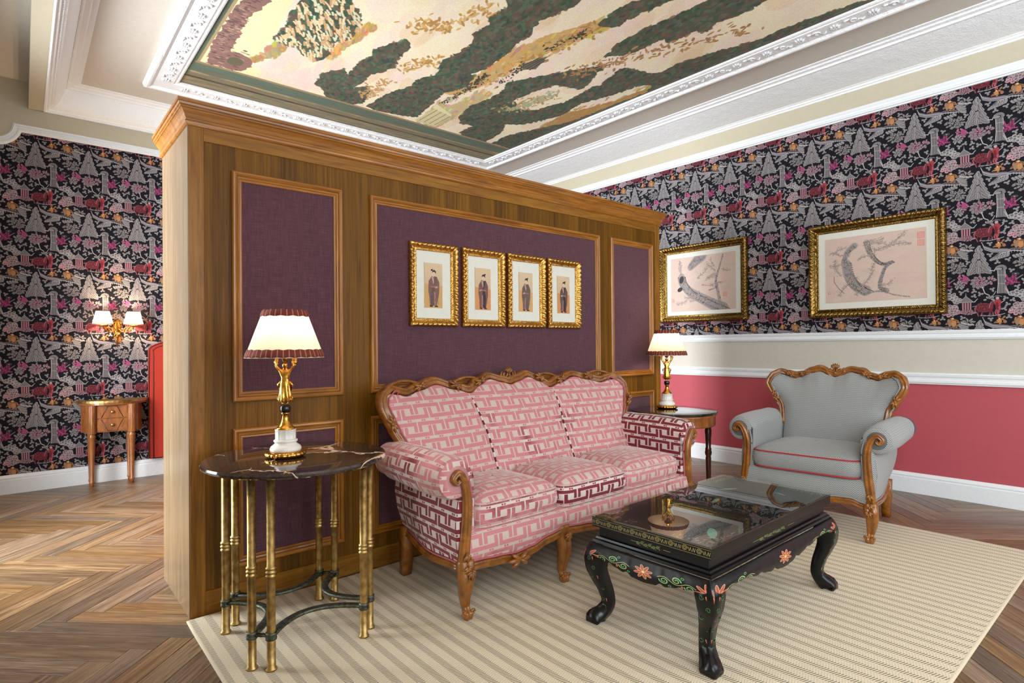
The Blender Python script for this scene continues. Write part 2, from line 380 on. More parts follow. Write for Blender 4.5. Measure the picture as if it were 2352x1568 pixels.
    C.line([T(770, 1140), T(790, 1120)], 3, G2); C.line([T(752, 1180), T(795, 1172)], 2, G2)
    # horse and rider
    RD = (118, 34, 46); R2 = (164, 54, 64)
    C.ell(*T(358, 610), 66, 48, (24, 23, 32)); C.ell(*T(358, 610), 62, 44, (150, 70, 80)); C.ell(*T(358, 610), 58, 40, RD); C.ell(*T(335, 598), 22, 30, (110, 28, 40)); C.ell(*T(398, 616), 20, 34, (118, 30, 44))
    for k in range(18): leaf(*T(362 + r.uniform(-40, 36), 600 + r.uniform(-22, 22)), r.random() * 6.3, 24, 4, RD, (158, 62, 72))
    for xa, xb, xc in ((318, 308, 316), (336, 342, 334), (388, 398, 390), (402, 420, 424)): C.line([T(xa, 630), T(xb, 652), T(xc, 674)], 6, (104, 40, 50)); C.line([T(xb - 3, 652), T(xc - 3, 674)], 1.6, (168, 110, 116))
    C.poly([T(392, 596), T(408, 566), T(424, 558), T(446, 574), T(440, 582), T(424, 580), T(414, 616), T(396, 626)], (126, 44, 56)); C.line([T(408, 566), T(396, 590), T(392, 610)], 3, (168, 110, 116)); C.line([T(300, 592), T(288, 616), T(296, 644)], 5, (150, 80, 90))
    for k in range(18): leaf(*T(452 + r.uniform(-18, 18), 606 + r.uniform(-52, 56)), -PI / 2 + r.uniform(-.7, .7), 36, 7, (156, 38, 58) if k % 2 else (172, 62, 78), (206, 96, 106))
    C.ell(*T(452, 574), 26, 34, R2); C.ell(*T(446, 600), 12, 40, RD); C.ell(*T(450, 540), 13, 15, (170, 150, 150)); C.line([T(425, 528), T(450, 520), T(480, 530)], 4, G1); C.line([T(478, 575), T(500, 560)], 3, G2)
    C.line([T(330, 668), T(400, 676), T(470, 668), T(500, 660)], 2.5, G2); C.line([T(340, 682), T(420, 660)], 2, G1)
    bush(395, 545, 40, 14, 10)
    n_ = 0
    for k in range(2500):   # filler sprays wherever the ground is still bare
        x, y = r.randrange(480), r.randrange(726); R_ = 20; yy = np.arange(y - R_, y + R_) % 726; xx = np.arange(x - R_, x + R_) % 480
        if C.a[np.ix_(yy, xx)].max() < .15 and n_ < 34:
            n_ += 1; a0 = r.random() * 6.3
            for q in range(3): frond(x, y, a0 + q * 2.1, r.uniform(20, 27), 5, .7, (104, 100, 105), (160, 155, 158))
    g_ = C.a.mean(2, keepdims=True); C.a = g_ + (C.a - g_) * .84; return C.grain(.12).img('wallpaper_repeat')
def lattice_img():
    n = 256; C = Cv(n, n, (255, 0, 0))   # red = ground cloth, black = pile, green = thin outline
    def R(u0, u1, v0, v1, c=(0, 0, 0)):
        for du in (-1, 0, 1):
            C.poly([((u0 + du) * n, v0 * n), ((u1 + du) * n, v0 * n), ((u1 + du) * n, v1 * n), ((u0 + du) * n, v1 * n)], c)
    R(.028, .972, .17, .385); R(.528, 1.472, .80, 1.01)
    for a in (.032, .866): R(a - .004, a + .106, .38, .76)
    for a in (.54, .376): R(a - .012, a + .096, .44, .81)
    for a in (.19, .27, .69, .77): R(a - .005, a + .05, .035, .135)
    m = C.a[..., 0]; g = np.abs(m - np.roll(m, 2, 0)) + np.abs(m - np.roll(m, 2, 1)); C.a[..., 1] = np.clip(g, 0, 1)
    return C.img('sofa_lattice')
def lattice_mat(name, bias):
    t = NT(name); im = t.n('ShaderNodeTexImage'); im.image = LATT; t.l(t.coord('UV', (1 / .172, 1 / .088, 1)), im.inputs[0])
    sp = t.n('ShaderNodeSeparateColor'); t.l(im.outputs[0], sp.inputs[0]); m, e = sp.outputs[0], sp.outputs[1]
    nz = t.noise(t.coord('Object'), 2.4, 5, .62, .8); sheen_off = t.ramp(t.math('ADD', nz, bias), [(.50, (0, 0, 0, 1)), (.66, (1, 1, 1, 1))])
    dark = t.mix(m, srgb(118, 24, 40), srgb(208, 192, 188)); pink = t.mix(m, srgb(194, 122, 128), srgb(196, 176, 170)); pink = t.mix(t.math('MULTIPLY', e, .4), pink, srgb(140, 100, 98))  # pink set is the pile's sheen put into the colour; dark set lacks it
    col = t.mix(sheen_off, pink, dark); f = t.noise(t.coord('UV', (500, 500, 1)), 1, 2)
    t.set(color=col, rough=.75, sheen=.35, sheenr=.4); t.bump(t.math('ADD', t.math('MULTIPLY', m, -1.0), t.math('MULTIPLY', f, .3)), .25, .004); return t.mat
def tweed_mat():
    t = NT('grey_tweed'); o = t.sep(t.coord('UV', (1, 1, 1))); u = t.math('DIVIDE', o[0], .025); v = t.math('DIVIDE', o[1], .0125)
    tri = t.math('ABSOLUTE', t.math('SUBTRACT', t.math('FRACT', u), .5)); d = t.math('FRACT', t.math('ADD', v, t.math('MULTIPLY', tri, 3.0)))
    m = t.math('SMOOTH_MIN', t.math('MULTIPLY', t.math('ABSOLUTE', t.math('SUBTRACT', d, .5)), 2.6), 1.0, .1); nz = t.noise(t.coord('UV', (700, 700, 1)), 1, 2)
    col = t.mix(m, srgb(82, 86, 90), srgb(172, 174, 172)); col = t.mix(t.math('MULTIPLY', nz, .35), col, srgb(110, 112, 116)); t.set(color=col, rough=.9, sheen=.2); t.bump(m, .3, .003); return t.mat
def rug_mat():
    t = NT('herringbone_sisal'); o = t.sep(t.coord('Object')); X, Y = o[0], o[1]
    u = t.math('FRACT', t.math('DIVIDE', X, .064)); dk = t.math('MULTIPLY', t.math('GREATER_THAN', u, .06), t.math('LESS_THAN', u, .50))
    d1 = t.math('FRACT', t.math('ADD', t.math('DIVIDE', Y, .0098), t.math('MULTIPLY', u, 2.2))); d2 = t.math('FRACT', t.math('SUBTRACT', t.math('DIVIDE', Y, .0098), t.math('MULTIPLY', u, 2.2)))
    dash = t.math('LESS_THAN', d1, .44); dash2 = t.math('LESS_THAN', d2, .5); nz = t.noise(t.coord('Object', (200, 200, 1)), 1, 2)
    base = t.mix(nz, srgb(206, 190, 162), srgb(232, 220, 198)); lit = t.mix(t.math('MULTIPLY', dash2, .22), base, srgb(150, 132, 104)); drk = t.mix(t.math('MULTIPLY', dash, .86), base, srgb(100, 90, 74))
    t.set(color=t.mix(dk, lit, drk), rough=.95); t.bump(t.math('ADD', dash, nz), .35, .004); return t.mat
def fabric_plum():
    t = NT('plum_linen'); a = t.noise(t.coord('Object', (12, 12, 420)), 1, 3, .6); b = t.noise(t.coord('Object', (420, 420, 14)), 1, 3, .6); big = t.noise(t.coord('Object'), 3, 2)
    f = t.math('ADD', t.math('MULTIPLY', a, .55), t.math('MULTIPLY', b, .45)); col = t.ramp(f, [(.33, srgb(50, 28, 41)), (.5, srgb(76, 43, 57)), (.67, srgb(106, 66, 78))])
    col = t.mix(t.math('MULTIPLY', big, .3), col, srgb(90, 46, 52)); t.set(color=col, rough=.85, sheen=.2); t.bump(f, .3, .002); return t.mat
def marble_mat(name, base, vein, amt=.03, sc=3.0):
    t = NT(name); co = t.coord('Object'); w = t.noise(co, 4, 4, .6, .6); d = t.n('ShaderNodeVectorMath', operation='ADD'); cb = t.n('ShaderNodeCombineXYZ'); t.l(t.math('MULTIPLY', w, .35), cb.inputs[0]); t.l(t.math('MULTIPLY', w, .2), cb.inputs[1]); t.l(co, d.inputs[0]); t.l(cb.outputs[0], d.inputs[1])
    vo = t.n('ShaderNodeTexVoronoi', feature='DISTANCE_TO_EDGE'); t.l(d.outputs[0], vo.inputs['Vector']); vo.inputs['Scale'].default_value = sc
    brk = t.noise(co, 3.2, 2); th = t.math('MULTIPLY', t.math('MAXIMUM', t.math('SUBTRACT', brk, .46), 0.0), amt * 14); m = t.math('LESS_THAN', vo.outputs['Distance'], th)
    sp = t.noise(co, 60, 4); col = t.ramp(sp, [(.35, base), (.75, tuple(min(1, c * 2.6 + .01) for c in base[:3]) + (1,))]); t.set(color=t.mix(m, col, vein), rough=.08, coat=.3, coatr=.03); return t.mat
WHITE = plain('white_plaster', srgb(228, 232, 236), .5, .08, 60)
def relief_white():
    t = NT('white_relief_plaster'); co = t.coord('Object'); vo = t.n('ShaderNodeTexVoronoi', feature='SMOOTH_F1'); t.l(co, vo.inputs['Vector']); vo.inputs['Scale'].default_value = 15
    nz = t.noise(co, 26, 3, .6, 2.0); h = t.math('ADD', t.math('MULTIPLY', vo.outputs['Distance'], .6), nz); t.set(color=srgb(246, 249, 252), rough=.5); t.bump(h, .5, .012); return t.mat
RELIEF = relief_white()
CEIL = plain('greige_ceiling_paint', srgb(212, 206, 196), .7, .03, 30)
FRIEZE = plain('greige_frieze_paint', srgb(192, 184, 162), .7, .03, 30)
MIDWALL = plain('stone_grey_paint', srgb(198, 194, 183), .7, .03, 30)
REDWALL = plain('raspberry_red_paint', srgb(178, 76, 86), .65, .03, 30)
WPIMG = wallpaper_img(); WPAPER = image_mat('oriental_wallpaper', WPIMG, .8, spec=.15)
OAK = wood('oak_board', srgb(100, 62, 14), srgb(136, 90, 24), srgb(160, 112, 42), (30, 30, 2.2), .42, coat=.0, spec=.3)
OAKH = wood('oak_board_level_grain', srgb(100, 62, 14), srgb(136, 90, 24), srgb(160, 112, 42), (2.2, 30, 30), .42, coat=.0, spec=.3)
VENEER = wood('oak_veneer', srgb(72, 44, 6), srgb(104, 68, 10), srgb(128, 88, 18), (60, 60, 1.4), .5, strips=(0, .097), coat=0, spec=.2)
MOULD = wood('amber_oak_moulding', srgb(108, 62, 12), srgb(148, 92, 20), srgb(176, 118, 40), (2.5, 30, 30), .32, coat=.35)
MOULDV = wood('amber_oak_moulding_upright', srgb(108, 62, 12), srgb(148, 92, 20), srgb(176, 118, 40), (30, 30, 2.5), .32, coat=.35)
PLANK = wood('floor_oak', srgb(74, 54, 36), srgb(122, 94, 66), srgb(164, 134, 98), (2.6, 46, 30), .38, rand=True, coat=.2)
PLANKS = wood('floor_oak_far', srgb(74, 54, 36), srgb(122, 94, 66), srgb(164, 134, 98), (2.6, 46, 30), .38, island=True, coat=.2)
JOINT = plain('floor_joint', srgb(40, 28, 20), .8)
WALNUT = wood('carved_walnut', srgb(82, 45, 11), srgb(132, 78, 21), srgb(168, 107, 38), (10, 10, 10), .3, coat=.5)
MAHOG = wood('dark_mahogany', srgb(40, 16, 12), srgb(64, 26, 18), srgb(84, 38, 26), (20, 20, 4), .2, coat=.6)
CHERRY = wood('cherry_veneer', srgb(96, 52, 22), srgb(142, 84, 40), srgb(168, 106, 58), (14, 14, 5), .3, coat=.4)
PLUM = fabric_plum(); RUG = rug_mat(); RUGEDGE = plain('sisal_binding', srgb(206, 192, 166), .9, .3, 160)
GOLD = metal('gilt_frame', srgb(222, 180, 100), .32, .25, 90, srgb(160, 112, 50)); GOLDD = metal('antique_gilt_frame', srgb(168, 136, 74), .32, .3, 90, srgb(84, 62, 28)); GILT = metal('polished_gilt', srgb(236, 184, 92), .2, .15, 90, srgb(196, 136, 54))
BRASS = metal('aged_brass', srgb(208, 176, 116), .42, .15, 40, srgb(158, 130, 78)); VERD = metal('verdigris_bronze', srgb(112, 116, 104), .55, .4, 60, srgb(74, 76, 66))
LATT = lattice_img(); LAT_PINK = lattice_mat('lattice_velvet_painted_sheen', -.06); LAT_DARK = lattice_mat('lattice_velvet_without_sheen', .4); LAT_MIX = lattice_mat('lattice_velvet_patchy_sheen', .05)  # one velvet in three copies
GIMP = plain('rose_gimp_braid', srgb(176, 92, 100), .85, .5, 300); TWEED = tweed_mat(); PIPE = plain('red_piping', srgb(164, 48, 52), .8, .2, 200); GREYGIMP = plain('grey_gimp_braid', srgb(140, 142, 140), .85, .5, 300)
MARBLE = marble_mat('dark_veined_marble', srgb(40, 30, 26), srgb(222, 196, 178), .011, 2.6); BMARBLE = marble_mat('black_marble', srgb(16, 16, 18), srgb(120, 120, 120), .006, 3.0); WMARBLE = plain('white_marble', srgb(232, 228, 222), .25, .02, 12)
BLACKG = plain('black_enamel', srgb(14, 16, 16), .1)
VELVET = plain('orange_red_velvet', srgb(172, 42, 22), .8, .1, 30, sheen=.2); VELVETD = plain('dark_red_piping', srgb(96, 28, 28), .8)
PAPER = plain('ivory_mount_board', srgb(214, 216, 208), .8)
MIRGLASS = None
def glass_mat(name, tint=(1, 1, 1, 1), ior=1.5, rough=.0):
    t = NT(name); tr = t.n('ShaderNodeBsdfTransparent'); tr.inputs[0].default_value = tint; gl = t.n('ShaderNodeBsdfGlossy'); gl.inputs['Roughness'].default_value = rough; fr = t.n('ShaderNodeFresnel'); fr.inputs[0].default_value = ior
    mx = t.n('ShaderNodeMixShader'); bf = t.n('ShaderNodeNewGeometry'); t.l(t.math('MULTIPLY', fr.outputs[0], t.math('SUBTRACT', 1.0, bf.outputs['Backfacing'])), mx.inputs[0]); t.l(tr.outputs[0], mx.inputs[1]); t.l(gl.outputs[0], mx.inputs[2]); t.l(mx.outputs[0], t.out.inputs[0]); return t.mat
PANE = glass_mat('window_glass', (.96, .98, .97, 1), 1.3); TOPGLASS = glass_mat('table_glass', (.92, .98, .95, 1), 3.0)
def shade_mat(name, c):
    t = NT(name); nz = t.noise(t.coord('Object', (160, 160, 160)), 1, 2); col = t.mix(t.math('MULTIPLY', nz, .04), c, (.6, .5, .4, 1)); d = t.n('ShaderNodeBsdfDiffuse'); tr = t.n('ShaderNodeBsdfTranslucent'); t.l(col, d.inputs[0]); t.l(col, tr.inputs[0])
    mx = t.n('ShaderNodeMixShader'); mx.inputs[0].default_value = .55; t.l(d.outputs[0], mx.inputs[1]); t.l(tr.outputs[0], mx.inputs[2]); t.l(mx.outputs[0], t.out.inputs[0]); return t.mat
SHADE = shade_mat('parchment_shade', srgb(226, 208, 194))
def trim_braid():
    t = NT('red_gold_braid'); a = t.sep(t.coord('UV'))[0]; w = t.math('FRACT', t.math('MULTIPLY', a, 1.0)); m = t.math('LESS_THAN', t.math('ABSOLUTE', t.math('SUBTRACT', w, .5)), .10); nz = t.noise(t.coord('Object'), 240, 2)
    col = t.mix(m, srgb(120, 42, 38), srgb(176, 120, 86)); col = t.mix(t.math('MULTIPLY', nz, .35), col, srgb(60, 30, 20)); t.set(color=col, rough=.85); t.bump(nz, .5, .003); return t.mat
BRAID = trim_braid()
BULB = NT('bulb_glow'); BULB.set(color=(1, .8, .5, 1)); BULB.b.inputs['Emission Color'].default_value = (1, .74, .42, 1); BULB.b.inputs['Emission Strength'].default_value = 12; BULB = BULB.mat

# ---------------------------------------------------------------- the room
XL, XR, YF, YB, ZC = -0.9, 5.41, -2.1, 6.36, 3.46
# right wall: red dado, stone band, papered field, frieze
m = MB(); cw, ch = .392, .553
for (z0, z1, mi) in ((0, .91, 0), (.91, 1.25, 1), (1.25, 3.15, 2), (3.15, ZC, 3)):
    uv = [((1.72 - y) / cw, (z - 2.553) / ch) for (y, z) in ((YB, z0), (YF, z0), (YF, z1), (YB, z1))]
    m.quad((XR, YB, z0), (XR, YF, z0), (XR, YF, z1), (XR, YB, z1), uv, mi)
m.quad((XR + .1, YB, 0), (XR + .1, YF, 0), (XR + .1, YF, ZC), (XR + .1, YB, ZC), None, 3)
struct('wall_right', m, [REDWALL, MIDWALL, WPAPER, FRIEZE])
# back wall: paper up to a moulding that steps down in a scooped corner at the left
arc = [(-.17 + .155 * cos(a), 3.075 - .155 * sin(a)) for a in np.linspace(.12, PI / 2, 10)]
edge = [(XR, 3.03)] + arc + [(XL, 2.92)]
m = MB(); cw2, ch2 = .366, .554
def wuv(x, z): return ((x - .159) / cw2, (z - 1.947) / ch2)
for (xa, za), (xb, zb) in zip(edge, edge[1:]):
    for (l0, l1, mi) in ((0, None, 0), (None, ZC, 1)):
        pa = [(xb, zb if l0 is None else 0), (xa, za if l0 is None else 0), (xa, za if l1 is None else ZC), (xb, zb if l1 is None else ZC)]
        m.quad(*[(x, YB, z) for x, z in pa], [wuv(x, z) for x, z in pa], mi)
m.quad((XL, YB + .1, 0), (XR, YB + .1, 0), (XR, YB + .1, ZC), (XL, YB + .1, ZC), None, 1)
struct('wall_back', m, [WPAPER, FRIEZE])
# left wall and the wall behind the camera, each with two tall windows
def wall_open(name, ax, pos, a0, a1, holes, flip):
    m = MB(); xs = sorted({a0, a1} | {h for q in holes for h in q[:2]}); P = lambda a, z, d: (pos + d, a, z) if ax == 0 else (a, pos + d, z)
    for d in (0, -.16):
        for u0, u1 in zip(xs, xs[1:]):
            hole = [q for q in holes if q[0] <= u0 and u1 <= q[1]]
            for z0, z1 in ([(0, ZC)] if not hole else [(0, hole[0][2]), (hole[0][3], ZC)]): m.quad(P(u0, z0, d), P(u1, z0, d), P(u1, z1, d), P(u0, z1, d))
    for (u0, u1, z0, z1) in holes:
        for (a, b) in (((u0, z0), (u1, z0)), ((u1, z0), (u1, z1)), ((u1, z1), (u0, z1)), ((u0, z1), (u0, z0))): m.quad(P(a[0], a[1], 0), P(b[0], b[1], 0), P(b[0], b[1], -.16), P(a[0], a[1], -.16))
    struct(name, m, FRIEZE)
HL = [(-1.9, -.3, 1.2, 2.98), (3.5, 5.2, .06, 2.95)]; HF = [(-.15, 2.15, .6, 2.95), (2.8, 5.0, .6, 2.95)]
wall_open('wall_left', 0, XL, YF, YB, HL, 1); wall_open('wall_front', 1, YF, XL, XR, HF, 1)
k = 1
for ax, pos, hs in ((0, XL - .06, HL), (1, YF - .06, HF)):
    for (u0, u1, z0, z1) in hs:
        w = struct('window_%d' % k, MB().box(*((pos - .004, pos + .004, u0, u1) if ax == 0 else (u0, u1, pos - .004, pos + .004)), z0, z1), PANE); k += 1
        f = MB(); um = (u0 + u1) / 2; zm = z0 + (z1 - z0) * .7
        for (a0, a1, b0, b1) in ((u0, u0 + .06, z0, z1), (u1 - .06, u1, z0, z1), (um - .04, um + .04, z0, z1), (u0, u1, z0, z0 + .07), (u0, u1, z1 - .06, z1), (u0, u1, zm - .03, zm + .03)):
            f.box(*((pos - .03, pos + .03, a0, a1) if ax == 0 else (a0, a1, pos - .03, pos + .03)), b0, b1)
        f.build('frame', WHITE, w)
m = MB().quad((XL, YF, ZC), (XR, YF, ZC), (XR, YB, ZC), (XL, YB, ZC)).quad((XL, YF, ZC + .12), (XR, YF, ZC + .12), (XR, YB, ZC + .12), (XL, YB, ZC + .12))
struct('ceiling', m, CEIL)
# the shallow beam that carries the left cornice
struct('trim_1', MB().box(.055, .154, YF, YB, 3.235, ZC), FRIEZE)
# cornices: cove between two stepped edges, swept with mitres round the ceiling. profile (distance from wall, z)
def ogee(d0, z0, d1, z1):
    return [(0, z0), (.012, z0), (.02, z0 + .012), (.034, z0 + .014), (.04, z0 + .026), (.055, z0 + .03)] + [(d0 + (d1 - d0) * t, z0 + .034 + (z1 - .03 - z0 - .034) * (1 - math.sqrt(max(0, 1 - (t) ** 2)) if False else t ** 1.7)) for t in np.linspace(.0, 1, 9)] + [(d1, z1 - .036), (d1 + .012, z1 - .036), (d1 + .02, z1 - .022), (d1 + .05, z1 - .018), (d1 + .06, z1 - .008), (d1 + .09, z1 - .006), (d1 + .095, z1)]
prof_b = ogee(.06, 3.232, .15, ZC); prof_r = ogee(.06, 3.338, .43, ZC)
struct('trim_2', MB().sweep([(XR, YB), (.154, YB), (.154, YF)], [(d, z) for d, z in prof_b], lambda a, b, h: (a, b, h)), RELIEF)
struct('trim_3', MB().sweep([(XR, YF), (XR, YB)], [(d, z) for d, z in prof_r], lambda a, b, h: (a, b, h)), RELIEF)
# egg moulding along the left cornice (too small to pick apart singly)
m = MB()
for k in range(150):
    y = 2.6 + k * .024; m.lathe([(.002, -.012), (.009, -.006), (.010, .0), (.006, .008), (.001, .012)], 6, (.154 + .05, y, 3.268))
o = m.build('egg_moulding', WHITE, bpy.data.objects['trim_2']); o['kind'] = 'stuff'
# wall mouldings
def flat_mould(w, t): return [(0, 0), (0, t * .55), (w * .12, t * .6), (w * .16, t), (w * .34, t), (w * .42, t * .62), (w * .6, t * .7), (w * .72, t * .95), (w * .86, t), (w * .92, t * .5), (w, t * .45), (w, 0)]
R = lambda a, b, h: (XR - h, a, b)
for n, z0, w in ((4, .868, .087), (5, 1.217, .071), (6, 3.107, .083)):
    struct('trim_%d' % n, MB().sweep([(YF, z0), (YB, z0)], flat_mould(w, .028), R), WHITE)
struct('trim_7', MB().sweep([(p[0], p[1]) for p in reversed(edge)], [(d - .032, h) for d, h in flat_mould(.066, .024)], lambda a, b, h: (a, YB - h, b)), WHITE)
skp = [(0, 0), (0, .022), (.118, .022), (.122, .016), (.130, .016), (.134, .02), (.142, .018), (.150, .01), (.157, .007), (.160, 0)]
struct('baseboard_right', MB().sweep([(YF, 0), (YB, 0)], skp, R), WHITE)
struct('baseboard_back', MB().sweep([(XL, 0), (XR, 0)], [(d * .97, h) for d, h in skp], lambda a, b, h: (a, YB - h, b)), WHITE)

# ---------------------------------------------------------------- herringbone floor
floor = struct('floor', MB().box(XL, XR, YF, YB, -.08, -.004), JOINT)
def clip(poly, ax, lim, keep_less):
    out = []
    for a, b in zip(poly, poly[1:] + poly[:1]):
        ia = (a[ax] <= lim) == keep_less; ib = (b[ax] <= lim) == keep_less
        if ia: out.append(a)
        if ia != ib:
            t = (lim - a[ax]) / (b[ax] - a[ax]); out.append((a[0] + (b[0] - a[0]) * t, a[1] + (b[1] - a[1]) * t))
    return out
PW, PL = .098, .75; s2 = math.sqrt(.5)
def toworld(p, q): return (.08 + (p + q) * s2, 4.345 + (p - q) * s2)
def todir(horiz): return math.atan2(s2, s2) if horiz else math.atan2(-s2, s2)
planks = []
for i in range(-70, 70):
    for j in range(-9, 9):
        p0, q0 = i * PW + j * PL, i * PW - j * PL
        for hz, (a0, a1, b0, b1) in ((True, (p0, p0 + PL, q0, q0 + PW)), (False, (p0 + PL, p0 + PL + PW, q0 + PW - PL, q0 + PW))):
            g = .0012; po = [toworld(a0 + g, b0 + g), toworld(a1 - g, b0 + g), toworld(a1 - g, b1 - g), toworld(a0 + g, b1 - g)]
            cx = sum(p[0] for p in po) / 4; cy = sum(p[1] for p in po) / 4
            if not (XL - .5 < cx < XR + .5 and -2.3 < cy < YB + .5): continue
            for ax, lim, kl in ((0, XL + .01, False), (0, XR - .025, True), (1, YF + .01, False), (1, YB - .024, True)):
                po = clip(po, ax, lim, kl)
                if len(po) < 3: break
            if len(po) < 3: continue
            hid = all(.62 < p[0] < 4.3 and .6 < p[1] < 2.86 for p in po) or all(.6 < p[0] < 4.05 and 2.9 < p[1] < 3.5 for p in po)
            if not hid: planks.append((hypot(cx, cy), cx, cy, po, hz))
fwd = (.649, .76)
vis = lambda q: (q[1] * fwd[0] + q[2] * fwd[1] > 1.2 and abs(q[1] * fwd[1] - q[2] * fwd[0]) < 1.0 * (q[1] * fwd[0] + q[2] * fwd[1]) and not (q[1] > .9 and q[2] > 2.9) and not (q[1] < 4.2 and q[1] > .7 and 0.7 < q[2]))
near = sorted([p for p in planks if vis(p)])[:300]; nid = {id(p) for p in near}
def plank_mesh(mb, po, ox, oy, ang):
    ca, sa = cos(-ang), sin(-ang); L = [((x - ox) * ca - (y - oy) * sa, (x - ox) * sa + (y - oy) * ca) for x, y in po]; n = len(L); mx = sum(p[0] for p in L) / n; my = sum(p[1] for p in L) / n
    ins = [(mx + (x - mx) * (1 - .0016 / max(.02, abs(x - mx))), my + (y - my) * (1 - .0016 / max(.02, abs(y - my)))) for x, y in L]
    if ang is None: pass
    vs = [(x, y, -.004) for x, y in L] + [(x, y, -.0008) for x, y in L] + [(x, y, 0) for x, y in ins]
    fs = [[k, (k + 1) % n, n + (k + 1) % n, n + k] for k in range(n)] + [[n + k, n + (k + 1) % n, 2 * n + (k + 1) % n, 2 * n + k] for k in range(n)] + [list(range(2 * n, 3 * n))]
    return vs, fs
for q in near:
    vs, fs = plank_mesh(None, q[3], q[1], q[2], todir(q[4])); o = MB().add(vs, fs, None, 0, False).build('plank', PLANK, floor, (q[1], q[2], 0), (0, 0, todir(q[4])))
for hz in (True, False):
    m = MB(); ang = todir(hz)
    for q in planks:
        if id(q) in nid or q[4] != hz: continue
        vs, fs = plank_mesh(None, q[3], 0, 0, ang); m.add(vs, fs, None, 0, False)
    o = m.build('planks', PLANKS, floor, None, (0, 0, ang)); o['kind'] = 'stuff'

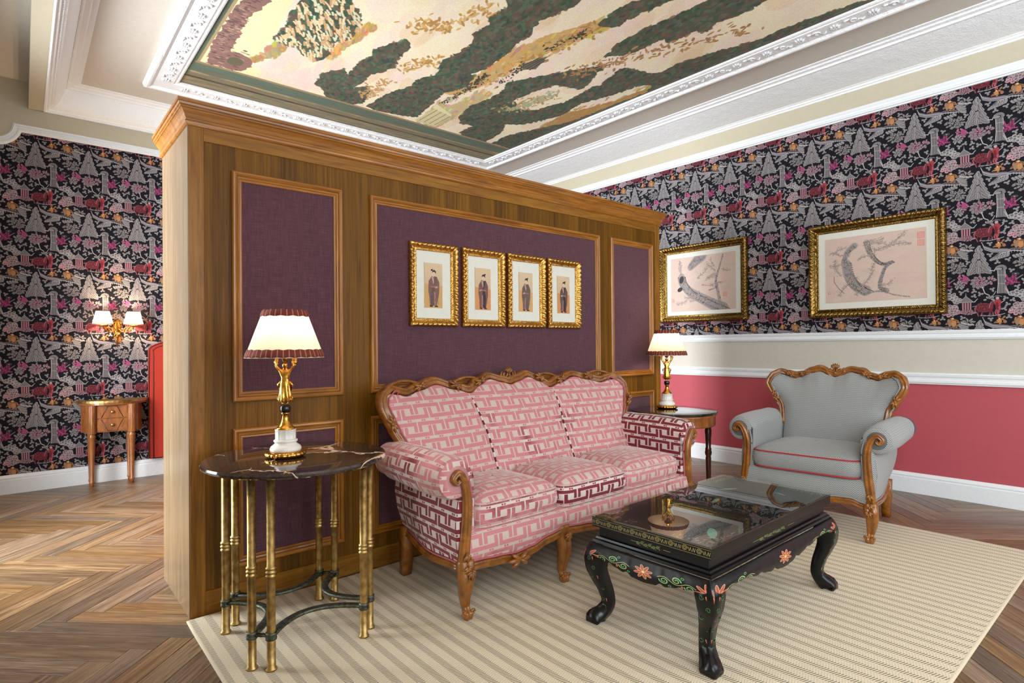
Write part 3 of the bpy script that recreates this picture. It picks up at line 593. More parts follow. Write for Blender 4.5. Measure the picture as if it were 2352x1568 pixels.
# ---------------------------------------------------------------- ceiling mural in its plaster frame
MX0, MX1, MY0, MY1 = 1.024, 4.29, -.60, 5.52
def mural_img():
    S = 240; C = Cv(int((MX1 - MX0) * S), int((MY1 - MY0) * S), (226, 213, 186)); T = lambda x, y: ((x - MX0) * S, (y - MY0) * S); r = random.Random(5)
    for k in range(900):   # soft cream, rose and ochre washes running with the composition
        x = r.uniform(1.1, 4.3); y = r.uniform(-.4, 5.0); c = r.choice([(222, 210, 184), (222, 204, 190), (214, 196, 184), (220, 206, 170), (206, 184, 150), (218, 200, 194)])
        C.ell(*T(x, y), r.uniform(20, 70), r.uniform(8, 26), c, 1.25 + r.uniform(-.3, .3), .4)
    M = {
'F2': [(3.99, 4.99), (3.97, 4.74), (4.03, 4.53), (4.22, 4.0), (4.25, 3.11), (4.17, 2.98), (4.08, 3.05), (4.01, 2.62), (4.09, 2.26), (4.17, 2.02), (4.15, 1.85), (4.16, 1.7), (4.2, 1.42), (4.3, 1.0), (4.3, 5.0)],
'A': [(1.41, 3.91), (1.41, 3.78), (1.43, 3.61), (1.62, 3.45), (1.7, 3.54), (1.81, 3.65), (1.84, 3.78), (1.84, 3.95), (1.79, 4.07), (1.82, 4.29), (1.8, 4.4), (1.7, 4.39), (1.61, 4.32), (1.52, 4.33), (1.43, 4.29), (1.43, 4.17), (1.44, 4.06)],
'B': [(1.94, 4.81), (1.91, 4.59), (2.01, 4.4), (2.08, 4.5), (2.06, 4.23), (2.09, 4.04), (2.05, 3.98), (2.11, 3.83), (2.17, 3.68), (2.24, 3.78), (2.27, 4.01), (2.31, 4.12), (2.25, 4.3), (2.21, 4.38), (2.23, 4.53), (2.21, 4.68), (2.31, 4.56), (2.37, 4.68), (2.41, 4.91), (2.33, 5.05), (2.13, 5.02), (2.05, 4.89)],
'C': [(2.48, 4.95), (2.49, 4.76), (2.51, 4.56), (2.58, 4.34), (2.56, 4.2), (2.64, 3.99), (2.55, 3.82), (2.55, 3.73), (2.57, 3.58), (2.57, 3.42), (2.54, 3.33), (2.51, 3.32), (2.51, 3.15), (2.47, 3.1), (2.47, 2.9), (2.37, 2.77), (2.4, 2.2), (2.71, 1.9), (2.8, 2.64), (2.75, 2.9), (2.77, 3.0), (2.82, 3.06), (2.82, 3.18), (2.84, 3.28), (2.87, 3.47), (2.88, 3.65), (2.85, 3.81), (2.91, 3.86), (2.96, 4.03), (2.87, 4.27), (2.92, 4.59), (2.97, 4.88), (2.74, 4.97), (2.56, 4.98)],
'D': [(3.29, 4.62), (3.22, 4.35), (3.26, 4.07), (3.24, 3.86), (3.18, 3.74), (3.24, 3.64), (3.36, 3.39), (3.47, 3.2), (3.6, 3.01), (3.64, 3.16), (3.75, 3.38), (3.74, 3.45), (3.53, 3.51), (3.47, 3.72), (3.44, 3.98), (3.6, 4.1), (3.76, 4.03), (3.79, 3.88), (3.84, 3.71), (3.8, 3.34), (3.82, 3.27), (3.72, 2.95), (4.0, 2.86), (4.03, 2.79), (4.1, 2.93), (4.05, 3.36), (3.97, 3.66), (4.03, 3.95), (3.94, 4.23), (3.89, 4.37), (3.74, 4.47), (3.86, 4.68), (3.91, 5.05), (3.73, 5.08), (3.52, 4.95), (3.54, 4.71), (3.4, 4.74)],
'E': [(3.48, 2.93), (3.4, 2.74), (3.4, 2.58), (3.38, 2.48), (3.41, 2.32), (3.43, 2.1), (3.41, 1.96), (3.5, 1.4), (3.65, 1.5), (3.74, 1.88), (3.73, 2.02), (3.71, 2.14), (3.77, 2.22), (3.69, 2.27), (3.69, 2.46), (3.66, 2.5), (3.6, 2.45), (3.6, 2.65), (3.58, 2.8)],
'G': [(3.1, 2.65), (3.06, 2.54), (3.06, 2.38), (3.13, 2.17), (3.2, 1.6), (3.3, 1.7), (3.2, 2.5), (3.22, 2.59), (3.13, 2.66)]}
    TAN = {'t2': ([(2.84, 4.3), (2.9, 3.92), (2.86, 3.3), (2.92, 2.98), (3.06, 2.61), (3.19, 2.64), (3.15, 2.9), (3.08, 3.2), (3.04, 3.51), (3.07, 3.89), (2.99, 4.23)], (188, 156, 100)),
           't3': ([(4.09, 4.49), (4.02, 3.88), (4.16, 3.45), (4.21, 2.74), (4.2, 2.2), (4.17, 1.8), (4.26, 2.25), (4.27, 2.86), (4.27, 4.58)], (166, 130, 80)), 't1': ([(1.82, 4.29), (1.83, 4.04), (1.87, 3.7), (1.92, 3.7), (1.9, 3.9), (1.87, 4.29)], (176, 144, 88)),
           'pa': ([(1.4, 4.77), (1.52, 4.54), (1.53, 4.36), (1.46, 4.34), (1.45, 4.6), (1.39, 4.74)], (160, 140, 92)), 'iv': ([(3.03, 4.97), (2.94, 4.45), (3.06, 4.48), (3.11, 4.01), (3.23, 4.04), (3.27, 4.64), (3.26, 5.01)], (186, 168, 124))}
    C.poly([T(*p) for p in [(1.1, 5.02), (1.1, 2.5), (1.45, 2.5), (1.35, 3.5), (1.42, 4.3), (1.4, 4.8), (1.9, 5.02)]], (222, 208, 166))
    for k in range(60): C.ell(*T(1.75 + r.uniform(-.2, .25), 4.6 + r.uniform(-.3, .4)), r.uniform(14, 40), r.uniform(6, 14), (212, 190, 184), 1.4, .35)
    for kx, (p, c) in TAN.items():
        C.poly(jag([T(*q) for q in p], 3, 7, 3), c)
        for k in range(120):
            a, b = r.choice(p), r.choice(p); t = r.random(); C.ell(*T(a[0] + (b[0] - a[0]) * t, a[1] + (b[1] - a[1]) * t), r.uniform(5, 16), r.uniform(2, 5), tuple(min(255, v + r.randint(-34, 40)) for v in c), 1.3, .7)
    for key, p in M.items():
        P = [T(*q) for q in p]; base = (70, 80, 66) if key != 'A' else (50, 78, 60); C.poly(jag(P, 4.5, 7, 2), (96, 82, 66)); C.poly(jag(P, 3.5, 6, 8), base)
        mask = Cv(C.w, C.h, (0, 0, 0)); mask.poly(P, (255, 255, 255)); mk = mask.a[..., 0] > .5; ys, xs = np.nonzero(mk)
        for k in range(int(len(xs) / 45)):
            i = r.randrange(len(xs)); c = r.choice([(54, 84, 62), (76, 98, 78), (100, 78, 66), (54, 64, 60), (86, 104, 84), (108, 84, 72), (90, 74, 68)]); C.ell(xs[i], ys[i], r.uniform(4, 10), r.uniform(2, 4.5), c, 1.3 + r.uniform(-.6, .6), .75)
        if key == 'A':
            for k in range(280):
                i = r.randrange(len(xs)); C.line([(xs[i], ys[i]), (xs[i] + r.uniform(4, 9), ys[i] + r.uniform(6, 16))], 2.2, r.choice([(206, 178, 136), (190, 196, 170), (184, 150, 110), (214, 196, 160)]))
    def dabs(pts, n, c, sp=.04, w=(2, 5)):
        for k in range(n):
            t = r.random() * (len(pts) - 1); i = int(t); f = t - i; x = pts[i][0] + (pts[i + 1][0] - pts[i][0]) * f + r.gauss(0, sp); y = pts[i][1] + (pts[i + 1][1] - pts[i][1]) * f + r.gauss(0, sp)
            C.ell(*T(x, y), r.uniform(*w) * 2, r.uniform(*w) * .7, r.choice(c), r.uniform(.4, 2.2))
    OC = [(180, 138, 72), (164, 126, 74), (196, 164, 110)]
    dabs([(2.35, 4.3), (2.37, 4.6), (2.36, 4.75)], 60, [(176, 140, 96)]); dabs([(2.38, 4.1), (2.45, 3.9), (2.5, 3.8)], 60, OC); dabs([(2.3, 3.4), (2.36, 3.1), (2.4, 2.9)], 50, OC); dabs([(2.1, 3.5), (2.2, 3.4), (2.3, 3.4)], 60, OC, .05)
    dabs([(3.0, 3.9), (3.05, 3.4), (3.1, 3.0), (3.1, 2.7)], 160, OC, .05); dabs([(2.98, 4.45), (3.0, 4.1), (2.97, 3.9), (2.95, 3.75)], 150, [(56, 58, 50), (72, 66, 54)], .018, (1.5, 3)); dabs([(3.16, 3.85), (3.1, 3.55), (3.08, 3.4)], 60, [(50, 50, 46)], .02, (1.5, 3)); dabs([(3.06, 3.15), (3.08, 2.9), (3.12, 2.75)], 60, [(54, 54, 48)], .02, (1.5, 3))
    dabs([(3.5, 3.3), (3.6, 3.0), (3.7, 2.6), (3.85, 2.3), (3.95, 2.0)], 160, [(170, 130, 84), (150, 112, 76)], .05); dabs([(3.55, 4.2), (3.6, 3.9), (3.66, 3.6)], 170, [(168, 160, 120), (150, 168, 138), (166, 136, 90)], .05)
    C.poly([T(2.99, 4.96), T(3.0, 4.6), T(3.2, 4.62), T(3.24, 4.98)], (196, 188, 146)); [C.line([T(3.03 + .06 * k, 4.94), T(3.03 + .06 * k, 4.62)], 2, (150, 138, 104)) for k in range(4)]; C.poly([T(2.95, 4.5), T(3.2, 4.62), T(3.22, 4.66), T(2.97, 4.6)], (210, 200, 160))
    C.poly([T(3.12, 3.5), T(3.2, 3.42), T(3.13, 3.2), T(3.07, 3.4)], (104, 100, 86)); [C.line([T(3.08 + .03 * k, 3.46), T(3.1 + .02 * k, 3.26)], 1.4, (60, 58, 50)) for k in range(4)]
    # rose brick wall and its round tower, near the left border
    C.poly(jag([T(*q) for q in [(1.1, 4.6), (1.11, 4.0), (1.12, 2.0), (1.27, 2.0), (1.26, 3.91), (1.2, 4.12), (1.22, 4.3), (1.23, 4.5), (1.24, 4.7), (1.30, 4.66), (1.38, 4.7), (1.43, 4.85), (1.38, 4.98), (1.14, 5.0)]], 3, 8), (128, 98, 92))
    for k in range(500):
        y = r.uniform(2.0, 5.0); x = r.uniform(1.12, 1.21 if y < 4.6 else 1.36); C.ell(*T(x, y), r.uniform(2, 6), r.uniform(1.5, 3), r.choice([(102, 72, 74), (150, 116, 104), (90, 76, 70), (160, 132, 116)]))
    C.ell(*T(1.31, 4.83), 14, 18, (92, 90, 68))
    # painted borders
    B = lambda x0, y0, x1, y1, c: C.poly([T(x0, y0), T(x1, y0), T(x1, y1), T(x0, y1)], c)
    B(MX0, MY0, 1.075, MY1, (86, 108, 92)); B(1.075, MY0, 1.1, 5.0, (152, 138, 104)); B(1.072, MY0, 1.078, 5.05, (96, 84, 66))
    B(MX0, 5.03, MX1, 5.20, (80, 100, 88)); B(1.07, 5.00, MX1, 5.035, (142, 122, 92)); B(MX0, 5.20, MX1, 5.23, (158, 138, 104)); B(MX0, 5.23, MX1, 5.30, (120, 108, 86)); B(MX0, 5.30, MX1, 5.33, (64, 54, 42)); B(MX0, 5.33, MX1, 5.48, (132, 122, 96)); B(MX0, 5.48, MX1, MY1, (78, 70, 56)); B(4.25, MY0, MX1, 5.1, (78, 72, 58))
    for k in range(700): x = r.uniform(MX0, MX1); y = r.uniform(5.04, 5.5); C.ell(*T(x, y), r.uniform(10, 40), r.uniform(1.5, 4), r.choice([(96, 108, 90), (112, 104, 80), (90, 84, 70)]), 0, .3)
    for k in range(260): C.ell(*T(r.uniform(MX0, 1.07), r.uniform(MY0, 5.2)), r.uniform(1.5, 4), r.uniform(10, 36), r.choice([(72, 98, 82), (98, 118, 98), (92, 104, 100)]), 0, .4)
    C.a = np.clip(C.a * 1.13 + .012, 0, 1); return C.grain(.1).img('mural_landscape')
mural = thing('ceiling_mural', 'large painted landscape mural on the ceiling inside a white ornamented plaster frame', 'mural', ((MX0 + MX1) / 2, 2.5, ZC))
OX, OY = mural.location[0], mural.location[1]
MUR = image_mat('mural_canvas', mural_img(), .75, nb=.15)
MB().add([(MX0 - .02 - OX, MY0 - OY, -.008), (MX1 + .02 - OX, MY0 - OY, -.008), (MX1 + .02 - OX, MY1 + .02 - OY, -.008), (MX0 - .02 - OX, MY1 + .02 - OY, -.008)], [[0, 1, 2, 3]], [(0, 0), (1, 0), (1, 1), (0, 1)], 0, False).build('canvas', MUR, mural)
fp = [(0, .002), (0, .022), (.012, .026), (.02, .018), (.03, .02), (.035, .028), (.16, .028), (.165, .018), (.175, .03), (.19, .042), (.205, .044), (.222, .036), (.232, .002)]
MB().sweep([(MX0 - OX, MY0 - OY), (MX0 - OX, MY1 - OY), (MX1 - OX, MY1 - OY), (MX1 - OX, MY0 - OY)], fp, lambda a, b, h: (a, b, -h), closed=True).build('plaster_frame', RELIEF, mural)
ros = MB()
for k in range(8):
    a = 2 * PI * k / 8; ros.tube([(.008 * cos(a), .008 * sin(a), -.002), (.022 * cos(a), .022 * sin(a), -.009), (.036 * cos(a), .036 * sin(a), -.003)], [.005, .009, .003], 5)
ros.lathe([(.010, -.002), (.010, -.008), (.004, -.013)], 8)
scr = MB().tube(spiral((.0, .0, -.004), .030, .006, 1.3, .4, 16, (1, 0, 0), (0, 1, 0)), .006, 5).tube([(.03, .02, -.003), (.05, .032, -.008), (.062, .02, -.003)], [.004, .008, .003], 5).tube([(-.02, -.03, -.003), (-.05, -.03, -.008), (-.06, -.012, -.003)], [.004, .008, .003], 5)
r0 = ros.build('rosette', WHITE, mural); s0 = scr.build('scroll', WHITE, mural)
q = .098; spots = []
for k in range(27): spots.append((MX0 + .06 + k * .122 - OX, MY1 + q - OY, 0, k))
for k in range(42):
    spots.append((MX1 + q - OX, MY1 - .02 - k * .122 - OY, PI / 2, k)); spots.append((MX0 - q - OX, MY1 - .02 - k * .122 - OY, PI / 2, k))
for n, (x, y, rz, k) in enumerate(spots):
    src = r0 if k % 2 == 0 else s0
    if n in (0, 1): o = src
    else: o = src.copy(); COL.objects.link(o)
    o.location = (x, y, -.026); o.rotation_euler = (0, 0, rz + (PI if k % 4 == 1 else 0))

# ---------------------------------------------------------------- panelled room divider
PX0, PX1, PY0, PY1, PZ = .57, 4.085, 2.875, 3.47, 2.29
div = thing('room_divider', 'tall oak room divider with plum fabric panels, amber mouldings and a stepped cornice', 'divider', (PX0, PY0, 0))
def D(mb, n, mat): return mb.build(n, mat, div)
L, T_ = PX1 - PX0, PY1 - PY0
D(MB().box(0, L, .012, T_, 0, 2.19), 'carcass', OAK)
D(MB().box(-.004, .0, .002, T_, .0, 2.19, .0005), 'end_panel', wood('oak_end_panel_lit_tone', srgb(104, 84, 58), srgb(126, 104, 76), srgb(146, 124, 96), (30, 30, 1.6), .28, coat=.5))  # same oak, with the pale wash of strong window light in its colour
for nm, (x0, x1, z0, z1), mt in (('stile', (0, .06, 0, 2.19), OAK), ('stile', (L - .06, L, 0, 2.19), OAK), ('top_rail', (.0602, L - .0602, 2.13, 2.19), OAKH), ('bottom_rail', (.0602, L - .0602, 0, .105), OAKH)):
    D(MB().box(x0, x1, -.004, .012, z0, z1, .001), nm, mt)
D(MB().box(.0602, L - .0602, .002, .012, .105, 2.13), 'veneer_field', VENEER)
cp = [(0, 2.188), (.010, 2.190), (.016, 2.196), (.017, 2.205), (.012, 2.212), (.012, 2.218), (.016, 2.224), (.021, 2.236), (.029, 2.248), (.034, 2.254), (.038, 2.256), (.038, 2.263), (.043, 2.267), (.045, 2.276), (.05, 2.278), (.05, 2.292), (-.02, 2.292)]
D(MB().sweep([(0, T_), (0, 0), (L, 0), (L, T_)][::-1], [(d, z) for d, z in cp], lambda a, b, h: (a, b, h)), 'cornice', MOULD)
D(MB().box(.01, L - .01, .01, T_, 2.19, 2.285), 'top_board', OAKH)
pm = [(0, 0), (0, .006), (.004, .008), (.010, .007), (.013, .012), (.019, .014), (.023, .011), (.026, .017), (.033, .021), (.040, .020), (.045, .014), (.046, 0)]
def panel(x0, x1, z0, z1, low=False):
    x0 -= PX0; x1 -= PX0
    p = D(MB().box(x0 + .02, x1 - .02, .0005, .003, z0 + .02, z1 - .02), 'fabric_panel', PLUM)
    for nm, a, b, mt in (('moulding', (x0, z0), (x1, z0), MOULD), ('moulding', (x1, z1), (x0, z1), MOULD), ('moulding', (x1, z0), (x1, z1), MOULDV), ('moulding', (x0, z1), (x0, z0), MOULDV)):
        w = .046; ux, uz = (b[0] - a[0]), (b[1] - a[1]); l = hypot(ux, uz); ux /= l; uz /= l; nx, nz = -uz, ux
        rows = [[(q[0] + nx * (w - d) + e * ux * (w - d), .002 - h, q[1] + nz * (w - d) + e * uz * (w - d)) for d, h in pm] for q, e in ((a, 1), (b, -1))]
        D(MB().grid(rows, smooth=False), 'panel_moulding', mt)
for (x0, x1) in ((.745, 1.285), (1.44, 3.32), (3.447, 3.982)):
    panel(x0, x1, .945, 2.022); panel(x0, x1, .18, .822)

# ---------------------------------------------------------------- sisal rug
RZ = .012
rug = thing('rug', 'large cream herringbone sisal rug under the sofa, coffee table and brass table', 'rug', (.545, .545, 0))
RW, RD = 3.80, 2.302
def rugpt(x, y): return (x, y + .006 * sin(x * 5.2 + .6) * max(0, (y - RD + .2) / .2) - (.006 if y > RD - .2 else 0), RZ - .0006)
m = MB(); nx, ny = 60, 24
m.grid([[rugpt(.012 + (RW - .024) * i / nx, .012 + (RD - .024) * j / ny) for j in range(ny + 1)] for i in range(nx + 1)])
m.build('pile', RUG, rug)
pr = [rugpt(.01 + (RW - .02) * i / 40, .01) for i in range(41)] + [rugpt(RW - .01, .01 + (RD - .02) * i / 20) for i in range(1, 21)] + [rugpt(RW - .01 - (RW - .02) * i / 40, RD - .01) for i in range(1, 41)] + [rugpt(.01, RD - .01 - (RD - .02) * i / 20) for i in range(1, 20)]
MB().tube([(x, y, .0059) for x, y, z in pr], [(.011, .0058)] * len(pr), 8, closed=True).build('binding', RUGEDGE, rug)

# ---------------------------------------------------------------- carved sofa and armchair
WSEC = [(1, 0), (.85, .55), (.45, .95), (.2, .72), (-.2, .72), (-.45, .95), (-.85, .55), (-1, 0), (-.8, -.7), (-.3, -.95), (.3, -.95), (.8, -.7)]
def leafcarve(m, c, a, size, n=3, fr=-.012):
    for k in range(n):
        b = a + (k - (n - 1) / 2) * .55; L = size * (1 - .18 * abs(k - (n - 1) / 2)); d = (cos(b), sin(b))
        m.tube([(c[0], c[1] + fr * .4, c[2]), (c[0] + d[0] * L * .4, c[1] + fr * 1.4, c[2] + d[1] * L * .4), (c[0] + d[0] * L * .8, c[1] + fr, c[2] + d[1] * L * .8), (c[0] + d[0] * L, c[1] + fr * .2, c[2] + d[1] * L)], [size * .08, size * .18, size * .12, size * .03], 6, up=(0, -1, 0))
def bergere(root, A, cush, sides, crest, rail, legs, D0, lean, wg, dz, cx, cz, r, mats, pipe, gimp, bands):
    fab, farm_l, farm_r, fside = mats; ex = crest[-1][0]
    xs = lambda z: interp(sides, z)
    zt = lambda x: interp(crest, abs(x)) + dz
    yb = lambda z: D0 + lean * (z - .45)
    wing = lambda x: wg * (abs(x) / ex) ** 4
    # back upholstery
    def back(off, bulge, nu=72, nv=24):
        P = []; UV = []
        for i in range(nu + 1):
            u = -1 + 2 * i / nu; col = []; uvc = []
            for j in range(nv + 1):
                v = j / nv; z = .36 + v * (zt(u * ex) - .36); x = u * xs(z); e = (1 - abs(u) ** 6) * (1 - v ** 8); b = .055 * e
                if len(cush) > 1: b -= .016 * math.exp(-((abs(u) - .36) / .022) ** 2) * (1 - v ** 10); b += .02 * cos((u / .36) * PI) * .5 * e
                col.append((x, yb(z) + wing(x) + off - (b if bulge else 0), z)); uvc.append((x, z))
            P.append(col); UV.append(uvc)
        return P, UV
    P, UV = back(0, True); m = MB().grid(P, uv=UV); m.build('back', fab, root)
    Q, UQ = back(.045, False, 36, 10); m = MB().grid(Q, uv=UQ)
    n = len(Q[0]); m.build('outside_back', fside, root)
    if len(cush) > 1:   # striped welt on the two seams
        for s in (-1, 1):
            pts = []
            for j in range(1, 25):
                v = j / 24; u = s * .36; z = .36 + v * (zt(u * ex) - .36); pts.append((u * xs(z), yb(z) + wing(u * xs(z)) - .047 * (1 - v ** 8) + .012, z))
            MB().tube(pts, .0055, 6).build('seam_welt', STRIPE, root)
    # show-wood frame round the back
    half = [(x, zt(x) + .024) for x in np.linspace(0, ex * .955, 40)]
    half += [(ex + .012, zt(ex) + .012), (ex + .026, zt(ex) - .022)] + [(xs(z) + .022, z) for z in np.linspace(zt(ex) - .05, cz - .02, 16)]
    full = [(-x, z) for x, z in reversed(half[1:])] + half
    path = [(x, yb(z) + wing(x) + .028, z) for x, z in full]
    wd = [.030 - .007 * abs(sin(i * .21)) for i in range(len(path))]
    m = MB().tube(path, [(w, .034) for w in wd], up=(0, -1, 0), prof=WSEC)
    frm = m.build('back_frame', WALNUT, root)
    m = MB().tube([((x if abs(x) < ex * .93 else x - math.copysign(.027, x)), y - .030, z - (.026 if abs(x) < ex * .93 else .012 if z > zt(ex) - .04 else 0)) for x, y, z in path if z > cz + .06], .0045, 6, up=(0, -1, 0)); m.build('gimp', gimp, root)
    # carving: centre cartouche, leaf sprays, upper arches over the dips
    m = MB(); zc = crest[0][1] + .05; yc = yb(zc) + .018
    for s in (-1, 1):
        m.tube(spiral((s * .028, yc - .012, zc + .004), .026, .006, .95, PI / 2 if s > 0 else PI / 2, 16, (s, 0, 0), (0, 0, 1)), .0075, 6, up=(0, -1, 0))
        m.tube([(s * .012, yc - .012, zc - .045), (s * .04, yc - .016, zc - .032), (s * .06, yc - .01, zc - .004), (s * .052, yc - .012, zc + .022)], [.006, .010, .009, .004], 6, up=(0, -1, 0))
    for k in range(5):
        a = PI / 2 + (k - 2) * .42; m.tube([(0, yc - .012, zc + .004), (.022 * cos(a), yc - .024, zc + .012 + .02 * sin(a)), (.036 * cos(a), yc - .012, zc + .016 + .034 * sin(a))], [.004, .009, .004], 6, up=(0, -1, 0))
    m.lathe([(.002, -.012), (.010, -.008), (.012, 0), (.008, .008), (.002, .012)], 8, (0, yc - .02, zc - .018)); m.build('cartouche', WALNUT, frm)
    for s in (-1, 1):
        for (x, a, sz) in bands['leaves']:
            m = MB(); z = zt(x) + .026 if x < ex else bands['shoulder']; X = s * (x if x < ex else xs(z) + .026)
            for q in (0, PI): leafcarve(m, (X, yb(z) + wing(X) - .004, z), (a if s > 0 else PI - a) + q, sz, 3)
            m.lathe([(.003, -.010), (.011, -.006), (.011, .006), (.003, .010)], 8, (X, yb(z) + wing(X) - .012, z)); m.build('leaf_carving', WALNUT, frm)
    for s in (-1, 1):
        for (xa, xb, lift) in bands['arches']:
            pts = []
            for k in range(9):
                t = k / 8; x = xa + (xb - xa) * t; z0 = zt(xa) + (zt(xb) - zt(xa)) * t + .034; pts.append((s * x, yb(z0) + wing(x) + .026, z0 + lift * sin(PI * t)))
            MB().tube(pts, [(.009, .016)] * 9, 8, up=(0, -1, 0)).build('upper_scroll', WALNUT, frm)
    # arms: rolled pad, outer panel, carved front post
    yr = D0 + lean * (cz - .45) + .04
    for s, fa in ((-1, farm_l), (1, farm_r)):
        prof = [(-r, z) for z in np.linspace(.30 - cz, 0, 6)] + [(r * cos(a), r * sin(a)) for a in np.linspace(PI, -PI * .62, 22)[1:]] + [(-.05, -r * .85)]
        Ln = [0]
        for p, q in zip(prof, prof[1:]): Ln.append(Ln[-1] + hypot(q[0] - p[0], q[1] - p[1]))
        rows = []; uvr = []; ny = 14
        for k in range(ny + 1):
            t = k / ny; y = .012 + (yr - .012) * t; g = 1.0 + .06 * sin(PI * min(1, t * 1.4)) - (.0 if t < .85 else (t - .85) * 1.2); ox = .006 * t
            fr = 1 - .10 * max(0, 1 - k / 1.2) ** 2
            rows.append([(s * (cx + ox + p[0] * (g * fr if i > 5 else 1)), y, cz + .012 * t + p[1] * (g * fr if i > 5 else 1)) for i, p in enumerate(prof)]); uvr.append([(y, l) for l in Ln])
        m = MB().grid(rows, uv=uvr)
        ring = [(s * (cx + r * .9 * cos(a)), .012, cz + r * .9 * sin(a)) for a in np.linspace(0, 2 * PI, 24, endpoint=False)]
        r2 = [(s * (cx + r * .62 * cos(a)), .0, cz + r * .62 * sin(a)) for a in np.linspace(0, 2 * PI, 24, endpoint=False)]
        uvf = lambda R: [(p[0], p[2]) for p in R]
        m.grid([ring, r2], cv=True, uv=[uvf(ring), uvf(r2)]); m.fan(r2, (s * cx, .0, cz))
        # front facing below the roll, between post and seat
        fc = [(s * (cx - r), .012, z) for z in (cz, .42, .30, .25)]; fd = [(s * (A - .004), .004, z) for z in (cz, .42, .30, .25)]; m.grid([fc, fd], uv=[uvf(fc), uvf(fd)])
        rr = [(s * (cx + .012 + r * .85 * cos(a)), yr, cz + .012 + r * .85 * sin(a)) for a in np.linspace(0, 2 * PI, 24, endpoint=False)]; m.fan(rr, (s * cx, yr + .012, cz + .01))
        m.build('arm', fa, root)
        e0 = [(s * (A - .004), .004, z) for z in (cz - r * .6, .50, .42, .33, .25)]; e1 = [(s * (A + .012 + (cx - A - .035) * max(0, min(1, (z - .24) / (cz - r * .7 - .24))) ** 1.5 + .018 * sin(PI * max(0, min(1, (z - .24) / (cz - r * .7 - .24))))), .0165, z) for z in (cz - r * .6, .50, .42, .33, .25)]; MB().grid([e0, e1], uv=[[(p[0], p[2]) for p in e0], [(p[0], p[2]) for p in e1]]).build('front_facing', fside, root)
        rows = []; uvr = []
        for k in range(13):
            t = k / 12; y = .016 + (yr - .01) * t; zb = interp([(0, .225), (.5, .205), (1, .25)], t) + .016; col = []; uc = []
            for j in range(9):
                v = j / 8; z = zb + (cz - r * .7 - zb) * v; x = A + .012 - .05 * t * (1 - v) + (cx - A - .035) * v ** 1.5 + .018 * sin(PI * v); col.append((s * x, y, z)); uc.append((y, z))
            rows.append(col); uvr.append(uc)
        MB().grid(rows, uv=uvr).build('side_panel', fside, root)
        post = smoothpath([(A, .006, .17), (A - .002, -.002, .28), (A - .014, -.004, .40), (A - .018, -.004, .50), (A - .010, -.006, .565), (A + .012, -.008, cz + .012), (cx + .006, -.01, cz + .03), (cx + .030, -.01, cz + .008), (cx + .016, -.012, cz - .014), (cx + .0, -.012, cz - .002)], 6)
        N = len(post); post = [(s * x, y, z) for x, y, z in post]
        pw = [(.029 - .015 * min(1, i / N * 1.3) if i < N * .7 else .0145 - .005 * (i / N - .7) / .3, .024 - .008 * i / N) for i in range(N)]
        MB().tube(post, pw, up=(0, -1, 0), prof=WSEC).build('arm_post', WALNUT, root)
        c2 = MB(); leafcarve(c2, (s * A, -.020, .29), -PI / 2, .045, 3); leafcarve(c2, (s * A, -.024, .235), -PI / 2, .045, 5); c2.build('post_carving', WALNUT, root)
        gp = [(s * (x * 1 - (.03 if i < N * .6 else 0)), y + .002, z) for i, (x, y, z) in enumerate(smoothpath([(A - .004, 0, .25), (A - .012, 0, .40), (A - .018, 0, .52), (A - .004, 0, .60)], 6))]
        MB().tube(gp, .005, 6).build('gimp', gimp, root)
        MB().tube([(s * (A + .012 - .05 * y), .012 + y * (yr - .02), interp([(0, .235), (.5, .212), (1, .255)], y)) for y in np.linspace(0.03, .97, 10)], .005, 6).build('gimp', gimp, root)
        # side rail
        sp = [(s * (A - .05 * t + .004), .0 + (yr + .01) * t, interp([(0, .215), (.5, .188), (1, .235)], t)) for t in np.linspace(0, 1, 12)]
        MB().tube(sp, [(.017, .022)] * 12, up=(s, 0, 0), prof=WSEC).build('side_rail', WALNUT, root)
        # back leg: square, splayed backwards
        lg = MB(); b0 = (s * (A - .05), yr - .015); b1 = (s * (A - .06), yr + .015)
        lg.tube([(b0[0], b0[1], .26), (b0[0], b0[1] + .005, .16), (b1[0], b1[1], .05), (b1[0], b1[1] + .008, 0)], [.030, .028, .024, .023], prof=[(1, 1), (-1, 1), (-1, -1), (1, -1)], up=(0, 1, 0)).flatfoot().build('leg', WALNUT, root)
    # front rail and upholstered apron
    zr = lambda x: interp(rail, abs(x)); xsr = np.linspace(-A, A, 61)
    rp = [(x, .0 - .012 * (1 - (x / A) ** 2), zr(x)) for x in xsr]
    MB().tube(rp, [(.020, .020)] * 61, up=(0, -1, 0), prof=WSEC).build('front_rail', WALNUT, root)
    MB().tube([(x, y - .008, z + .025) for x, y, z in rp], .005, 6).build('gimp', gimp, root)
    for x in bands['rail']:
        for s in ((-1, 1) if x else (1,)):
            cv = MB(); z = zr(x); leafcarve(cv, (s * x, -.03, z), 0, .07, 3); leafcarve(cv, (s * x, -.03, z), PI, .07, 3); cv.lathe([(.003, -.012), (.013, -.008), (.013, .008), (.003, .012)], 8, (s * x, -.034, z)); cv.build('rail_carving', WALNUT, root)
    rows = []; uvr = []
    for x in np.linspace(-A + .01, A - .01, 61):
        z0 = zr(x) + .014; y0 = -.010 * (1 - (x / A) ** 2); pr = [(y0, z0), (y0 - .014, z0 + .03), (y0 - .016, z0 + .07), (y0 - .006, .355), (.03, .366), (D0, .372)]
        rows.append([(x, y, z) for y, z in pr]); uvr.append([(x, z0), (x, z0 + .03), (x, z0 + .07), (x, .355), (x, .39), (x, .39 + D0)])
    MB().grid(rows, uv=uvr).build('seat_base', fab, root)
